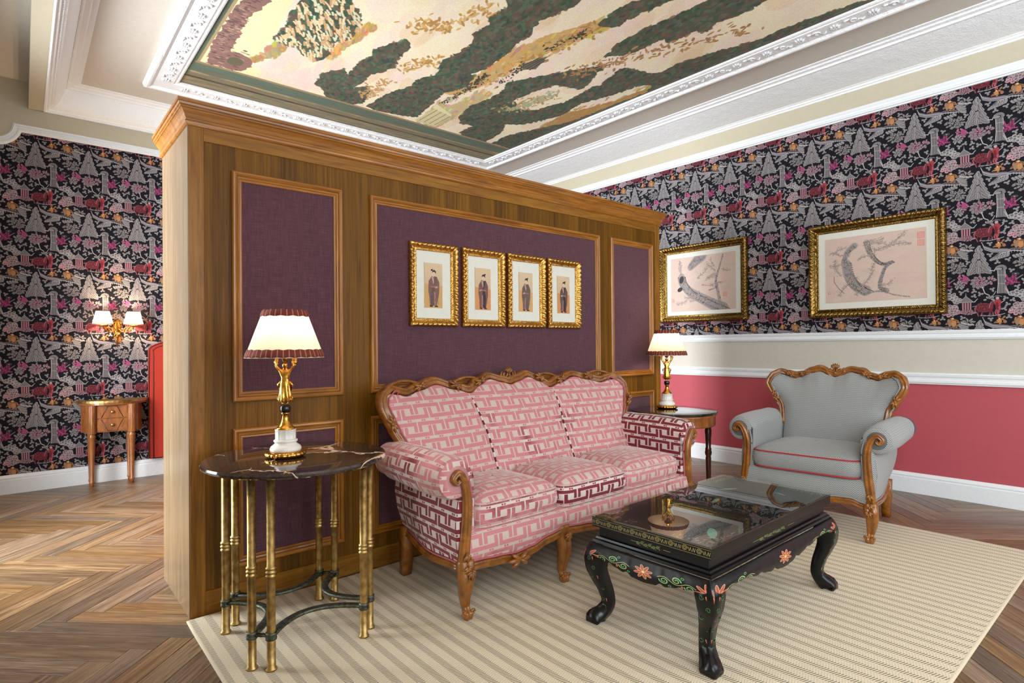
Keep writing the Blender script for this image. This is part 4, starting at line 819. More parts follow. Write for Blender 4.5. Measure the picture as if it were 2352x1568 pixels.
    # front legs
    for x in legs:
        s = 1 if x >= 0 else -1; o = s * .012 if abs(x) > .5 * A else 0
        z0 = zr(x) + .012
        pth = smoothpath([(x, .004, z0 + .02), (x + o * .6, -.012, .185), (x + o, -.014, .15), (x + o * .5, .0, .09), (x, .006, .055), (x, -.002, .034), (x, -.012, .018), (x, -.012, .0)], 4)
        N = len(pth); rad = [interp([(0, .040), (.16, .040), (.3, .034), (.5, .024), (.66, .0185), (.74, .0195), (.80, .027), (.86, .027), (.93, .023), (1, .019)], i / (N - 1)) for i in range(N)]
        lg = MB().tube(pth, [(q, q * .9) for q in rad], up=(0, -1, 0), prof=WSEC).flatfoot().build('leg', WALNUT, root)
        c3 = MB(); leafcarve(c3, (x, -.034, z0 - .012), -PI / 2, .045, 5); c3.build('shell_carving', WALNUT, lg)
        for q in (-1, 1): MB().tube(spiral((x + q * .018, -.026, .032), .011, .003, 1.2, 0, 10, (q, 0, 0), (0, 0, 1)), .005, 5, up=(0, -1, 0)).build('toe_scroll', WALNUT, lg)
    # seat cushions
    for n, (x0, x1, dy, bm) in enumerate(cush):
        y0, y1, z0, z1 = .005 + dy, D0 - .015, .366, .470; a, b = (x1 - x0) / 2, (y1 - y0) / 2; X, Y = (x0 + x1) / 2, (y0 + y1) / 2; NN = 64
        foot = []; per = [0]
        for k in range(NN + 1):
            t = 2 * PI * k / NN - PI * .75; e = .22; c, sn = cos(t), sin(t); foot.append((math.copysign(abs(c) ** e, c), math.copysign(abs(sn) ** e, sn)))
        for p, q in zip(foot, foot[1:]): per.append(per[-1] + hypot((q[0] - p[0]) * a, (q[1] - p[1]) * b))
        ring = lambda sc, z, sag=0.0: [(X + p[0] * (a * sc), Y + p[1] * (b + (sc - 1) * a), z + sag * (1 - abs(p[0])) ) for p in foot]
        sd = [(.975, z0), (1.0, z0 + .014), (1.03, (z0 + z1) / 2), (1.012, z1 - .012), (.985, z1 + .002)]
        rows = [ring(sc, z) for sc, z in sd]; zz = [0, .015, .055, .1, .115]
        cu = MB().grid(rows, uv=[[(l, z) for l in per] for z in zz], mi=1)
        tops = [(.985, z1 + .002), (.94, z1 + .016), (.82, z1 + .036), (.6, z1 + .052), (.35, z1 + .060), (.02, z1 + .062)]
        TR = [[(X + p[0] * a * sc, Y + p[1] * b * sc, z) for p in foot] for sc, z in tops]
        TR[0] = rows[-1]
        cu.grid(TR, uv=[[(p[0], p[1] + .3) for p in R_] for R_ in TR])
        BR = [rows[0], [(X + p[0] * a * .5, Y + p[1] * b * .5, z0 + .0) for p in foot], [(X, Y, z0)] * len(foot)]; cu.grid(BR, uv=[[(p[0], p[1]) for p in R_] for R_ in BR])
        c = cu.build('seat_cushion', [fab, bm], root)
        for sc, z in ((.99, z1 + .001), (.99, z0 + .002)):
            MB().tube(ring(sc, z)[:-1], .0055, 6, closed=True).build('piping', pipe, c)
STRIPE = NT('striped_welt'); _s = STRIPE.sep(STRIPE.coord('UV')); STRIPE.set(color=STRIPE.mix(STRIPE.math('LESS_THAN', STRIPE.math('FRACT', STRIPE.math('DIVIDE', _s[0], .055)), .5), srgb(214, 200, 196), srgb(92, 24, 40)), rough=.8); STRIPE = STRIPE.mat
sofa = thing('sofa', 'carved walnut three seat sofa in pink and burgundy lattice velvet', 'sofa', (2.337, 2.055, RZ))
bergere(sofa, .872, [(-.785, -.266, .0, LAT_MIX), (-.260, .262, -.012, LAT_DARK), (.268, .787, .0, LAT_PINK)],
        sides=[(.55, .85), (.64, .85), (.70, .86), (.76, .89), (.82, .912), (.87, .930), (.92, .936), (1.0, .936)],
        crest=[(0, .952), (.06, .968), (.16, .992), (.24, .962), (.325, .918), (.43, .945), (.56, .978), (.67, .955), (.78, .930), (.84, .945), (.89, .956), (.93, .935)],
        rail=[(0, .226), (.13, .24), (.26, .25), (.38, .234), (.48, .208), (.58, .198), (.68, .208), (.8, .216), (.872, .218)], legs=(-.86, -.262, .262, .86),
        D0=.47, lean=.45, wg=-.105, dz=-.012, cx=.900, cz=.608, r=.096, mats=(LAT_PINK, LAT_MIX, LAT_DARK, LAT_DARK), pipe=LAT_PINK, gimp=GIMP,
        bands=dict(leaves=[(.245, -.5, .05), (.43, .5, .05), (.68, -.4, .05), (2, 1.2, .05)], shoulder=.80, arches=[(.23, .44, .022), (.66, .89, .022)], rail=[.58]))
chair = thing('armchair', 'grey tweed armchair with carved walnut frame and red piped cushion', 'armchair', (3.80, 1.60, RZ), math.radians(-85))
bergere(chair, .375, [(-.325, .325, -.03, TWEED)],
        sides=[(.55, .315), (.64, .315), (.72, .325), (.78, .358), (.84, .398), (.88, .418), (.93, .424), (1.0, .424)],
        crest=[(0, .935), (.04, .948), (.10, .972), (.16, .960), (.22, .930), (.27, .918), (.32, .934), (.37, .946), (.41, .93)],
        rail=[(0, .205), (.1, .211), (.2, .224), (.27, .226), (.33, .208), (.375, .19)], legs=(-.37, .37),
        D0=.56, lean=.26, wg=-.055, dz=0, cx=.408, cz=.605, r=.086, mats=(TWEED, TWEED, TWEED, TWEED), pipe=PIPE, gimp=GREYGIMP,
        bands=dict(leaves=[(.205, -.5, .045), (.30, .4, .04), (2, 1.2, .05)], shoulder=.79, arches=[], rail=[0]))

# ---------------------------------------------------------------- brass and marble table, left
TZ = .745
bt = thing('side_table', 'round dark veined marble side table on eight aged brass bamboo style rods', 'table', (.885, 2.435, RZ))
m = MB().lathe([(.30, TZ - .024), (.352, TZ - .024), (.362, TZ - .018), (.364, TZ - .010), (.360, TZ - .002), (.352, TZ), (.2, TZ), (.02, TZ)], 72); o = m.build('marble_top', MARBLE, bt, (0, 0, -RZ)); autosmooth(o, 30)
MB().lathe([(.235, TZ - .037), (.285, TZ - .037), (.285, TZ - .024), (.235, TZ - .024)], 48).build('brass_ring', BRASS, bt, (0, 0, -RZ))
ry, mid, low = .010, .36, .125
for sx in (-1, 1):
    for sy in (-1, 1):
        for (ax, ay) in ((.236, .178), (.184, .232)):
            x, y = sx * ax, sy * ay; H0 = TZ - RZ - .030
            rod = [(q * 1.26, z) for q, z in [(.017, 0), (.0165, .006), (.0125, .012), (.0122, low), (.0122, mid - .02), (.0155, mid - .018), (.0160, mid - .012), (.0128, mid - .008), (.0128, mid - .006), (.0162, mid - .003), (.0162, mid + .003), (.0128, mid + .006), (.0128, mid + .008), (.0160, mid + .012), (.0155, mid + .018), (.0122, mid + .02), (.0122, H0 - .002)]]
            lg = MB().lathe(rod, 16, (x, y, 0)).build('leg', BRASS, bt)
            MB().lathe([(.0154, low - .014), (.020, low - .013), (.0205, low - .006), (.018, low), (.0205, low + .006), (.020, low + .013), (.0154, low + .014)], 14, (x, y, 0)).build('collar', VERD, lg)
def arcpath(a, b, sag, n=12):
    A_, B_ = Vector(a), Vector(b); d = B_ - A_; nrm = Vector((-d.y, d.x, 0)).normalized()
    return [tuple(A_ + d * (k / n) + nrm * (sag * 4 * (k / n) * (1 - k / n))) for k in range(n + 1)]
for a, b in (((.184, -.232), (-.184, -.232)), ((-.184, .232), (.184, .232)), ((-.236, -.178), (-.236, .178)), ((.236, .178), (.236, -.178))):
    pa = (a[0], a[1], low); pb = (b[0], b[1], low); c = Vector(((a[0] + b[0]) / 2, (a[1] + b[1]) / 2)); sg = .11
    d = Vector((b[0] - a[0], b[1] - a[1])); nrm = Vector((-d.y, d.x)); sg = sg if nrm.dot(-c) > 0 else -sg
    MB().tube(arcpath(pa, pb, sg), [(.015, .007)] * 13, 8, prof=[(1, .7), (.7, 1), (-.7, 1), (-1, .7), (-1, -.7), (-.7, -1), (.7, -1), (1, -.7)]).build('stretcher', VERD, bt)
for sx in (-1, 1):
    for sy in (-1, 1): MB().tube([(sx * .236, sy * .178, low), (sx * .184, sy * .232, low)], [(.010, .006)] * 2, 8).build('stretcher', VERD, bt)

# ---------------------------------------------------------------- round table, right
T2 = .70
rt = thing('side_table', 'round black marble side table with cherry apron and dark turned legs in the corner', 'table', (3.765, 2.53, 0))
o = MB().lathe([(.20, T2 - .022), (.300, T2 - .022), (.311, T2 - .016), (.314, T2 - .008), (.310, T2 - .001), (.304, T2), (.2, T2), (.02, T2)], 64).build('marble_top', BMARBLE, rt); autosmooth(o, 30)
MB().lathe([(.27, .595), (.295, .595), (.297, .605), (.297, .66), (.303, .668), (.303, T2 - .022), (.2, T2 - .022)], 48).build('apron', CHERRY, rt)
for k in range(4):
    a = math.radians(-36 + 90 * k); x, y = .265 * cos(a), .265 * sin(a); z0 = RZ if x < .52 and (3.8 + x) < 4.3 else 0
    pf = [(.013, z0), (.016, z0 + .02), (.015, .10), (.019, .24), (.021, .33), (.018, .345), (.024, .36), (.026, .375), (.022, .392), (.024, .40), (.019, .41), (.022, .48), (.026, .54), (.022, .555), (.027, .57), (.027, .60), (.026, .64)]
    MB().lathe(pf, 16, (x, y, 0)).build('leg', MAHOG, rt)

# ---------------------------------------------------------------- table lamps
def skin_body(name, joints, edges, mat, parent, loc):
    bm = bmesh.new(); L = bm.verts.layers.skin.verify(); vs = []
    for k, (p, r) in enumerate(joints):
        v = bm.verts.new(p); v[L].radius = (r, r); v[L].use_root = (k == 0); vs.append(v)
    for a, b in edges: bm.edges.new((vs[a], vs[b]))
    me = bpy.data.meshes.new(name); bm.to_mesh(me); bm.free(); me.materials.append(mat); o = bpy.data.objects.new(name, me); COL.objects.link(o); o.parent = parent; o.location = loc
    s = o.modifiers.new('skin', 'SKIN'); s.use_smooth_shade = True; mod_smooth(o, 1); return o
def lamp(loc, label, energy, rz):
    t = thing('table_lamp', label, 'lamp', loc, rz, None)
    rm = MB().lathe([(.055, 0), (.070, .002), (.077, .010), (.076, .018), (.066, .024), (.05, .025)], 132, mod=lambda a, z: 1 + .06 * abs(sin(11 * a)) * (1 if .003 < z < .022 else 0)); base = rm.build('gilt_base', GILT, t)
    MB().lathe([(.05, .025), (.061, .026), (.062, .036), (.058, .044), (.050, .050), (.043, .056), (.042, .060), (.047, .064), (.047, .070), (.041, .073)], 40).build('marble_plinth', WMARBLE, t)
    MB().lathe([(.041, .073), (.0405, .076), (.0405, .110), (.042, .113)], 96, mod=lambda a, z: 1 - (.06 * abs(sin(8 * a)) ** .6 if .075 < z < .111 else 0)).build('fluted_drum', WMARBLE, t)
    MB().lathe([(.038, .113), (.039, .118), (.034, .122), (.024, .132), (.017, .145), (.0135, .160), (.012, .175), (.017, .178), (.017, .182)], 32).build('gilt_neck', GILT, t)
    MB().lathe([(.014, .182), (.0195, .186), (.0208, .196), (.0205, .206), (.017, .212), (.012, .213)], 32).build('black_boss', BLACKG, t)
    f = .213
    J = [((0, 0, f + .090), .017), ((0, 0, f + .112), .013), ((0, 0, f + .134), .0165), ((0, 0, f + .150), .007), ((0, -.003, f + .166), .0145), ((0, -.003, f + .176), .012),
         ((-.021, 0, f + .142), .0075), ((-.037, -.004, f + .163), .0058), ((-.030, -.002, f + .196), .005), ((-.020, 0, f + .208), .005),
         ((.021, 0, f + .142), .0075), ((.037, -.004, f + .163), .0058), ((.030, -.002, f + .196), .005), ((.020, 0, f + .208), .005),
         ((-.010, 0, f + .070), .0125), ((-.009, -.007, f + .040), .0085), ((-.008, 0, f + .010), .006), ((-.008, -.008, f + .004), .005),
         ((.010, 0, f + .070), .0125), ((.009, -.002, f + .040), .0085), ((.008, .002, f + .010), .006), ((.008, -.006, f + .004), .005)]
    E_ = [(0, 1), (1, 2), (2, 3), (3, 4), (4, 5), (2, 6), (6, 7), (7, 8), (8, 9), (2, 10), (10, 11), (11, 12), (12, 13), (0, 14), (14, 15), (15, 16), (16, 17), (0, 18), (18, 19), (19, 20), (20, 21)]
    fg = skin_body('figurine', J, E_, GILT, t, (0, 0, 0))
    dr = MB().lathe([(.017, f + .102), (.020, f + .092), (.021, f + .080), (.022, f + .060), (.023, f + .040), (.026, f + .018), (.020, f + .012)], 40, mod=lambda a, z: 1 + .13 * sin(7 * a + z * 30) * min(1, max(0, (f + .1 - z) / .06)), cap=False)
    for s in (-1, 1): dr.tube(spiral((s * .026, -.002, f + .03), .012, .003, 1.1, PI / 2, 10, (s, 0, 0), (0, 0, 1)), .004, 5).tube([(s * .016, -.002, f + .10), (s * .030, 0, f + .085), (s * .024, .0, f + .06)], [.004, .006, .003], 5)
    dr.build('drapery', GILT, fg)
    MB().lathe([(.004, f + .178), (.012, f + .182), (.016, f + .196), (.020, f + .206), (.030, f + .212), (.030, f + .218), (.014, f + .222), (.012, f + .25), (.010, f + .262)], 24).build('candle_cup', GILT, t)
    for s in (-1, 1):
        wg = MB().tube([(s * .020, .004, f + .206), (s * .036, .006, f + .200), (s * .042, .004, f + .180), (s * .036, .002, f + .166)], [(.008, .006), (.011, .007), (.009, .006), (.004, .004)], 8)
        for k in range(4): wg.tube([(s * .03, .0, f + .202 - k * .01), (s * .045, .004, f + .198 - k * .011)], [.006, .003], 6)
        wg.build('scroll_bracket', GILT, t)
    z0, z1, r0, r1 = .414, .606, .154, .0840
    rr = lambda z: r0 + (r1 - r0) * (z - z0) / (z1 - z0)
    sh = MB().lathe([(rr(z), z) for z in np.linspace(z0, z1, 9)], 64, cap=False).build('lamp_shade', SHADE, t)
    for za, zb, n in ((z0 - .001, z0 + .030, 44), (z1 - .026, z1 + .001, 26)):
        P = []; UV = []
        for zz, e in ((za, .0008), (za, .003), ((za + zb) / 2, .0042), (zb, .003), (zb, .0008)):
            P.append([((rr(zz) + e) * cos(a), (rr(zz) + e) * sin(a), zz + .0015 * sin(a * n * .5)) for a in np.linspace(0, 2 * PI, 129)]); UV.append([(k / 128 * n, 0) for k in range(129)])
        MB().grid(P, uv=UV).build('braid_trim', BRAID, sh)
    MB().lathe([(rr(z0) + .001, z0 - .004), (rr(z0) + .003, z0 - .002), (rr(z0) + .001, z0)], 64, cap=False).build('lower_edge', RUGEDGE, sh)
    MB().tube([(-r1 + .002, 0, z1 - .012), (-.012, 0, .575), (.012, 0, .575), (r1 - .002, 0, z1 - .012)], .0016, 6).build('shade_carrier', BRASS, t)
    MB().lathe([(.010, .475), (.011, .50), (.018, .515), (.021, .53), (.017, .548), (.008, .556), (.002, .558)], 16).build('bulb', BULB, t)
    l = bpy.data.lights.new('lamp_light', 'POINT'); l.energy = energy; l.color = (1, .75, .54); l.shadow_soft_size = .03; lo = bpy.data.objects.new('lamp_light', l); COL.objects.link(lo); lo.parent = t; lo.location = (0, 0, .53)
    return t
lamp((.838, 2.438, TZ), 'lit gilt figure table lamp on the marble table at left, largest in the room', 8.5, math.radians(-42))
lamp((3.825, 2.632, T2), 'lit gilt figure table lamp on the black topped table behind the sofa arm', 8.5, math.radians(-55))

# ---------------------------------------------------------------- lacquered coffee table
def lacq(img, name, uvs=(1, 1, 1)):
    t = NT(name); im = t.n('ShaderNodeTexImage'); im.image = img; t.l(t.coord('UV', uvs), im.inputs[0]); t.set(color=im.outputs[0], rough=.36, spec=.3); return t.mat
BK = (12, 13, 15)
LACQ = NT('black_lacquer'); LACQ.set(color=srgb(8, 9, 11), rough=.26, spec=.35); LACQ = LACQ.mat
def petals(C, x, y, R, n, c, e, a0=.3, w=.2):
    for k in range(n):
        a = a0 + 2 * PI * k / n; C.ell(x + R * .55 * cos(a), y + R * .55 * sin(a), R * .5, R * w, e, a); C.ell(x + R * .55 * cos(a), y + R * .55 * sin(a), R * .44, R * w * .68, c, a)
    C.ell(x, y, R * .16, R * .16, (226, 200, 120))
def vine(C, x, y, d, n, S, g=(78, 150, 92), e=(170, 180, 120)):
    C.line([(x + d * S * (q / 12 * n * 1.25 - .6), y + S * .3 * sin(q / 12 * n * PI)) for q in range(13)], S * .04, e)
    for k in range(n):
        cx = x + d * k * S * 1.25; s = 1 if k % 2 else -1; cy = y + s * S * .25
        C.line([(cx + S * .5 * cos(a) * (1 - t * .8), cy + S * .5 * sin(a) * (1 - t * .8)) for t, a in [(q / 30, q / 30 * 2 * PI * 1.5 + (0 if s > 0 else PI)) for q in range(31)]], S * .042, e)
        C.line([(cx + S * .42 * cos(a) * (1 - t * .8), cy + S * .42 * sin(a) * (1 - t * .8)) for t, a in [(q / 30, q / 30 * 2 * PI * 1.5 + (0 if s > 0 else PI)) for q in range(31)]], S * .034, g)
        C.ell(cx + S * .6, cy + s * S * .55, S * .17, S * .17, g); C.ell(cx + S * .6, cy + s * S * .55, S * .09, S * .09, BK)
        if k % 2: C.ell(cx + S * .55, cy - s * S * .7, S * .12, S * .26, (190, 104, 72))
def apron_img(wide):
    w = 1536 if wide else 1024; C = Cv(w, 256, BK); petals(C, w / 2, 120, 74, 8, (166, 84, 58), (206, 160, 118))
    S = 74
    for d in (-1, 1):
        x = w / 2 + d * (w / 2 - 40); petals(C, x, 110, 96, 8, (164, 78, 58), (204, 150, 112), .1, .17); vine(C, x - d * 126, 128, -d, 3, S)
        
    return C.img('apron_decoration')
def band_img():
    C = Cv(640, 160, BK); c = (176, 160, 96)
    for k in (0, 1):
        x = 160 + 320 * k; C.line([(x + 66 * cos(a) * (1 - t * .8), 80 + 58 * sin(a) * (1 - t * .8)) for t, a in [(q / 80, q / 80 * 4.2 * PI) for q in range(81)]], 3.6, c); C.line([(x - 150, 40), (x - 126, 116), (x - 104, 40), (x - 84, 116)], 3.4, c); C.line([(x + 82, 112), (x + 104, 40), (x + 128, 116), (x + 150, 44)], 3.4, c)
    C.line([(0, 6), (640, 6)], 2.4, c); C.line([(0, 154), (640, 154)], 2.4, c)
    return C.img('gold_scroll_band')
def waist_img():
    C = Cv(1024, 96, BK); vine(C, 400, 48, 1, 6, 30, (104, 150, 80), (170, 178, 104)); C.line([(330, 48), (395, 50)], 2, (170, 170, 110)); C.line([(640, 48), (700, 46)], 2, (170, 170, 110)); return C.img('waist_sprig')
def top_img():
    C = Cv(1110, 565, (10, 9, 10)); r = random.Random(9)
    for (x0, x1, y0, y1) in ((22, 1088, 22, 24), (22, 1088, 541, 543), (22, 24, 22, 543), (1086, 1088, 22, 543)): C.poly([(x0, y0), (x1, y0), (x1, y1), (x0, y1)], (120, 104, 62))
    for k in range(260):
        e = r.choice([(40, r.uniform(30, 190)), (40, r.uniform(380, 540)), (r.uniform(30, 300), 40), (r.uniform(30, 200), 525), (r.uniform(900, 1080), 525), (1070, r.uniform(30, 200))]); x, y = e[0] + r.uniform(-12, 40), e[1] + r.uniform(-10, 10); C.line([(x, y), (x + r.uniform(4, 12), y + r.uniform(-3, 3))], 1.6, r.choice([(186, 176, 140), (150, 134, 90)]))
    def fish(x, y, L, a, c):
        C.ell(x, y, L, L * .32, c, a); ex, ey = x - cos(a) * L * 1.1, y - sin(a) * L * 1.1; C.poly([(x - cos(a) * L * .8, y - sin(a) * L * .8), (ex - sin(a) * L * .35, ey + cos(a) * L * .35), (ex + sin(a) * L * .35, ey - cos(a) * L * .35)], c)
        for k in range(9): t = -.7 + k * .16; px, py = x + cos(a) * L * t, y + sin(a) * L * t; C.line([(px - sin(a) * L * .22, py + cos(a) * L * .22), (px + sin(a) * L * .22, py - cos(a) * L * .22)], 1.2, (60, 110, 92))
        C.ell(x + cos(a) * L * .75, y + sin(a) * L * .75, 3, 3, (20, 20, 20))
    fish(175, 95, 60, .55, (120, 176, 152)); fish(860, 400, 46, 2.6, (150, 180, 160)); fish(620, 330, 36, .2, (160, 168, 140)); fish(430, 420, 34, -.5, (150, 160, 138)); fish(960, 180, 30, 1.2, (140, 160, 140))
    for k in range(7): C.line([(520 + 30 * k, 130 + 10 * sin(k)), (545 + 30 * k, 150 + 12 * cos(k * 2))], 2, (120, 84, 44))
    return C.img('inlaid_top')
ct = thing('coffee_table', 'black lacquered coffee table painted with orange flowers under a glass top', 'table', (2.428, 1.402, RZ), math.radians(.8))
HX, HY = .555, .2825; CZ = .470 - RZ
MB().box(-HX, HX, -HY, HY, CZ - .009, CZ, .0015).build('glass_top', TOPGLASS, ct)
AIMG = apron_img(False); AIMGW = apron_img(True); LA = lacq(AIMG, 'lacquer_apron_flowers'); LAW = lacq(AIMGW, 'lacquer_apron_flowers_wide'); LB = lacq(band_img(), 'lacquer_gold_band'); LW = lacq(waist_img(), 'lacquer_sprig'); LT = lacq(top_img(), 'lacquer_inlaid_top')
z1 = CZ - .0095; z0 = z1 - .040
m = MB(); hx, hy = HX - .004, HY - .004
m.quad((-hx, -hy, z1), (hx, -hy, z1), (hx, hy, z1), (-hx, hy, z1), [(0, 0), (1, 0), (1, 1), (0, 1)], 1); m.quad((-hx, -hy, z0), (hx, -hy, z0), (hx, hy, z0), (-hx, hy, z0), None, 0)
for bi, (a, b) in enumerate((((-hx, hy), (-hx, -hy)), ((-hx, -hy), (hx, -hy)), ((hx, -hy), (hx, hy)), ((hx, hy), (-hx, hy)))):
    l = hypot(b[0] - a[0], b[1] - a[1]) / .12; m.quad((*a, z0 + .006), (*b, z0 + .006), (*b, z1 - .004), (*a, z1 - .004), [(0, 0), (l, 0), (l, 1), (0, 1)], 2 if bi % 2 == 0 else 0)
    m.quad((*a, z0), (*b, z0), (*b, z0 + .006), (*a, z0 + .006), None, 0); m.quad((*a, z1 - .004), (*b, z1 - .004), (*b, z1), (*a, z1), None, 0)
m.build('table_top', [LACQ, LT, LB], ct)
wz = [(HX - .022, HY - .022, z0), (HX - .026, HY - .026, z0 - .004), (HX - .026, HY - .026, z0 - .040), (HX - .016, HY - .016, z0 - .044), (HX - .014, HY - .014, z0 - .052), (HX - .006, HY - .006, z0 - .056), (HX - .004, HY - .004, z0 - .068)]
m = MB()
for n, (p, q) in enumerate(zip(wz, wz[1:])):
    for (sx, sy, tx, ty) in ((-1, 1, -1, -1), (-1, -1, 1, -1), (1, -1, 1, 1), (1, 1, -1, 1)):
        m.quad((sx * p[0], sy * p[1], p[2]), (tx * p[0], ty * p[1], p[2]), (tx * q[0], ty * q[1], q[2]), (sx * q[0], sy * q[1], q[2]), [(0, 1), (1, 1), (1, 0), (0, 0)], 1 if n == 1 else 0)
m.build('waist', [LACQ, LW], ct)
za = z0 - .068
def apron(half, out, wide, rz):
    sc = half / .2825 if not wide else 1.0
    prof = [(0, .268), (.05, .272), (.075, .286), (.09, .279), (.13, .288), (.155, .298), (.17, .294), (.20, .302), (.235, .300), (.262, .285), (.2825, .272)] if not wide else [(0, .268), (.07, .273), (.10, .288), (.12, .280), (.18, .290), (.21, .300), (.24, .296), (.33, .312), (.42, .312), (.48, .300), (.53, .280), (.555, .272)]
    P = []; UV = []
    for i in range(81):
        s = -1 + 2 * i / 80; zb = interp(prof, abs(s) * half) - RZ; col = []; uc = []
        for j in range(9):
            v = j / 8; z = za + (zb - za) * v; cf = max(0, (abs(s) - .72) / .28) ** 1.5; b = .006 + .020 * sin(min(1, v * 1.05) * PI * .62); b = b * (1 + .0 * cf)
            col.append((s * (half + b - .004), -(out + b - .004), z)); uc.append(((s + 1) / 2, 1 - v * (za - zb) / .085))
        P.append(col); UV.append(uc)
    o = MB().grid(P, uv=UV).build('apron', LAW if wide else LA, ct, None, (0, 0, rz)); sm = o.modifiers.new('thick', 'SOLIDIFY'); sm.thickness = .014; sm.offset = -1
apron(HY, HX, False, -PI / 2); apron(HY, HX, False, PI / 2); apron(HX, HY, True, 0); apron(HX, HY, True, PI)
SQ = [(1, .8), (.8, 1), (-.8, 1), (-1, .8), (-1, -.8), (-.8, -1), (.8, -1), (1, -.8)]
for sx in (-1, 1):
    for sy in (-1, 1):
        cx0, cy0 = sx * (HX - .036), sy * (HY - .036)
        key = [(.315, .004, .040), (.28, .018, .043), (.24, .020, .038), (.20, .012, .031), (.15, -.004, .026), (.10, -.014, .0235), (.07, -.012, .024), (.045, .000, .027), (.028, .014, .031), (.014, .024, .034), (.0, .022, .031)]
        pth = smoothpath([(cx0 + sx * d, cy0 + sy * d, z) for z, d, w in key], 3); N = len(pth); rad = [interp([(k / (len(key) - 1), w) for k, (z, d, w) in enumerate(key)], i / (N - 1)) for i in range(N)]
        pth[-1] = (pth[-1][0], pth[-1][1], 0.0)
        lg = MB().tube(pth, rad, up=(1, 0, 0), prof=SQ).flatfoot().build('leg', LACQ, ct); autosmooth(lg, 50)
        for fx, fy in ((sx, 0), (0, sy)):
            vn = MB(); bd = MB()
            for i in range(3, N - 10, 1):
                x, y, z = pth[i]; w = rad[i] + .0008; sd = .5 * w * sin(i * .9)
                if i % 3 == 0:
                    c = (x + fx * w + (0 if fx else sd), y + fy * w + (0 if fy else sd), z); axs = (0, 1, 0) if fx else (1, 0, 0)
                    vn.tube(spiral(c, .010, .003, 1.2, i, 12, axs, (0, 0, 1)), .0011, 4)
                if i % 6 == 3: bd.tube([(x + fx * w + (0 if fx else -sd), y + fy * w + (0 if fy else -sd), z + .008), (x + fx * w + (0 if fx else -sd * 1.3), y + fy * w + (0 if fy else -sd * 1.3), z - .006)], [.003, .0012], 5)
            vn.build('painted_vine', plain('vine_green', srgb(74, 128, 76), .4), lg); bd.build('painted_bud', plain('bud_orange', srgb(176, 92, 62), .4), lg)

# ---------------------------------------------------------------- pictures
def rect_frame(prof, w, h, mod=None, step=.006):
    """carved frame about the origin in the x/z plane facing -y; w, h: inner opening; prof (d outwards, thickness)."""
    m = MB()
    for (ax, az, ux, uz, l) in ((-w / 2, -h / 2, 1, 0, w), (w / 2, -h / 2, 0, 1, h), (w / 2, h / 2, -1, 0, w), (-w / 2, h / 2, 0, -1, h)):
        nx, nz = uz, -ux; rows = []; n = max(4, int(l / step))
        for i in range(n + 1):
            t = i / n; row = []
            for k, (d, hh) in enumerate(prof):
                a = -d + (l + 2 * d) * t; hm = hh + (mod(k, d, a) if mod and 0 < i < n else 0); row.append((ax + ux * a + nx * d, -hm, az + uz * a + nz * d))
            rows.append(row)
        m.grid(rows)
    return m
def gilt_mod(F, amp):
    return lambda k, d, a: (amp * abs(sin(PI * a / .032 + d * 70)) * (1 if F * .35 < d < F * .95 else 0) + amp * .6 * sin(2 * PI * a / .014) * (1 if d < F * .25 and d > 0 else 0))
def picture(label, loc, rz, w, h, F, img, ow, oh, dx, dz, mat, group, depth):
    """w,h outer size; ow,oh print size."""
    t = thing('framed_print', label, 'picture', loc, rz, group); iw, ih = w - 2 * F, h - 2 * F
    pf = [(0, .006), (.0, .012), (F * .08, .015), (F * .2, .014), (F * .26, .010), (F * .34, depth * .55), (F * .5, depth * .8), (F * .66, depth * .96), (F * .8, depth), (F * .9, depth * .85), (F * .96, depth * .9), (F, depth * .7), (F, 0)]
    rect_frame(pf, iw, ih, gilt_mod(F, depth * .5)).build('frame', mat, t)
    m = MB(); a, b = iw / 2 + .002, ih / 2 + .002
    m.box(-a, a, -.007, -.001, -b, b).build('mount', PAPER, t)
    m = MB(); e = .004; x0, x1, y0, y1 = dx - ow / 2, dx + ow / 2, dz - oh / 2, dz + oh / 2
    m.grid([[(x0 - e, -.0085, y0 - e), (x0 - e, -.0085, y1 + e)], [(x0, -.0072, y0), (x0, -.0072, y1)]], smooth=False)
    m.quad((x0, -.0074, y0), (x1, -.0074, y0), (x1, -.0074, y1), (x0, -.0074, y1), [(0, 0), (1, 0), (1, 1), (0, 1)]).build('print', image_mat('print_paper', img, .7), t)
    return t
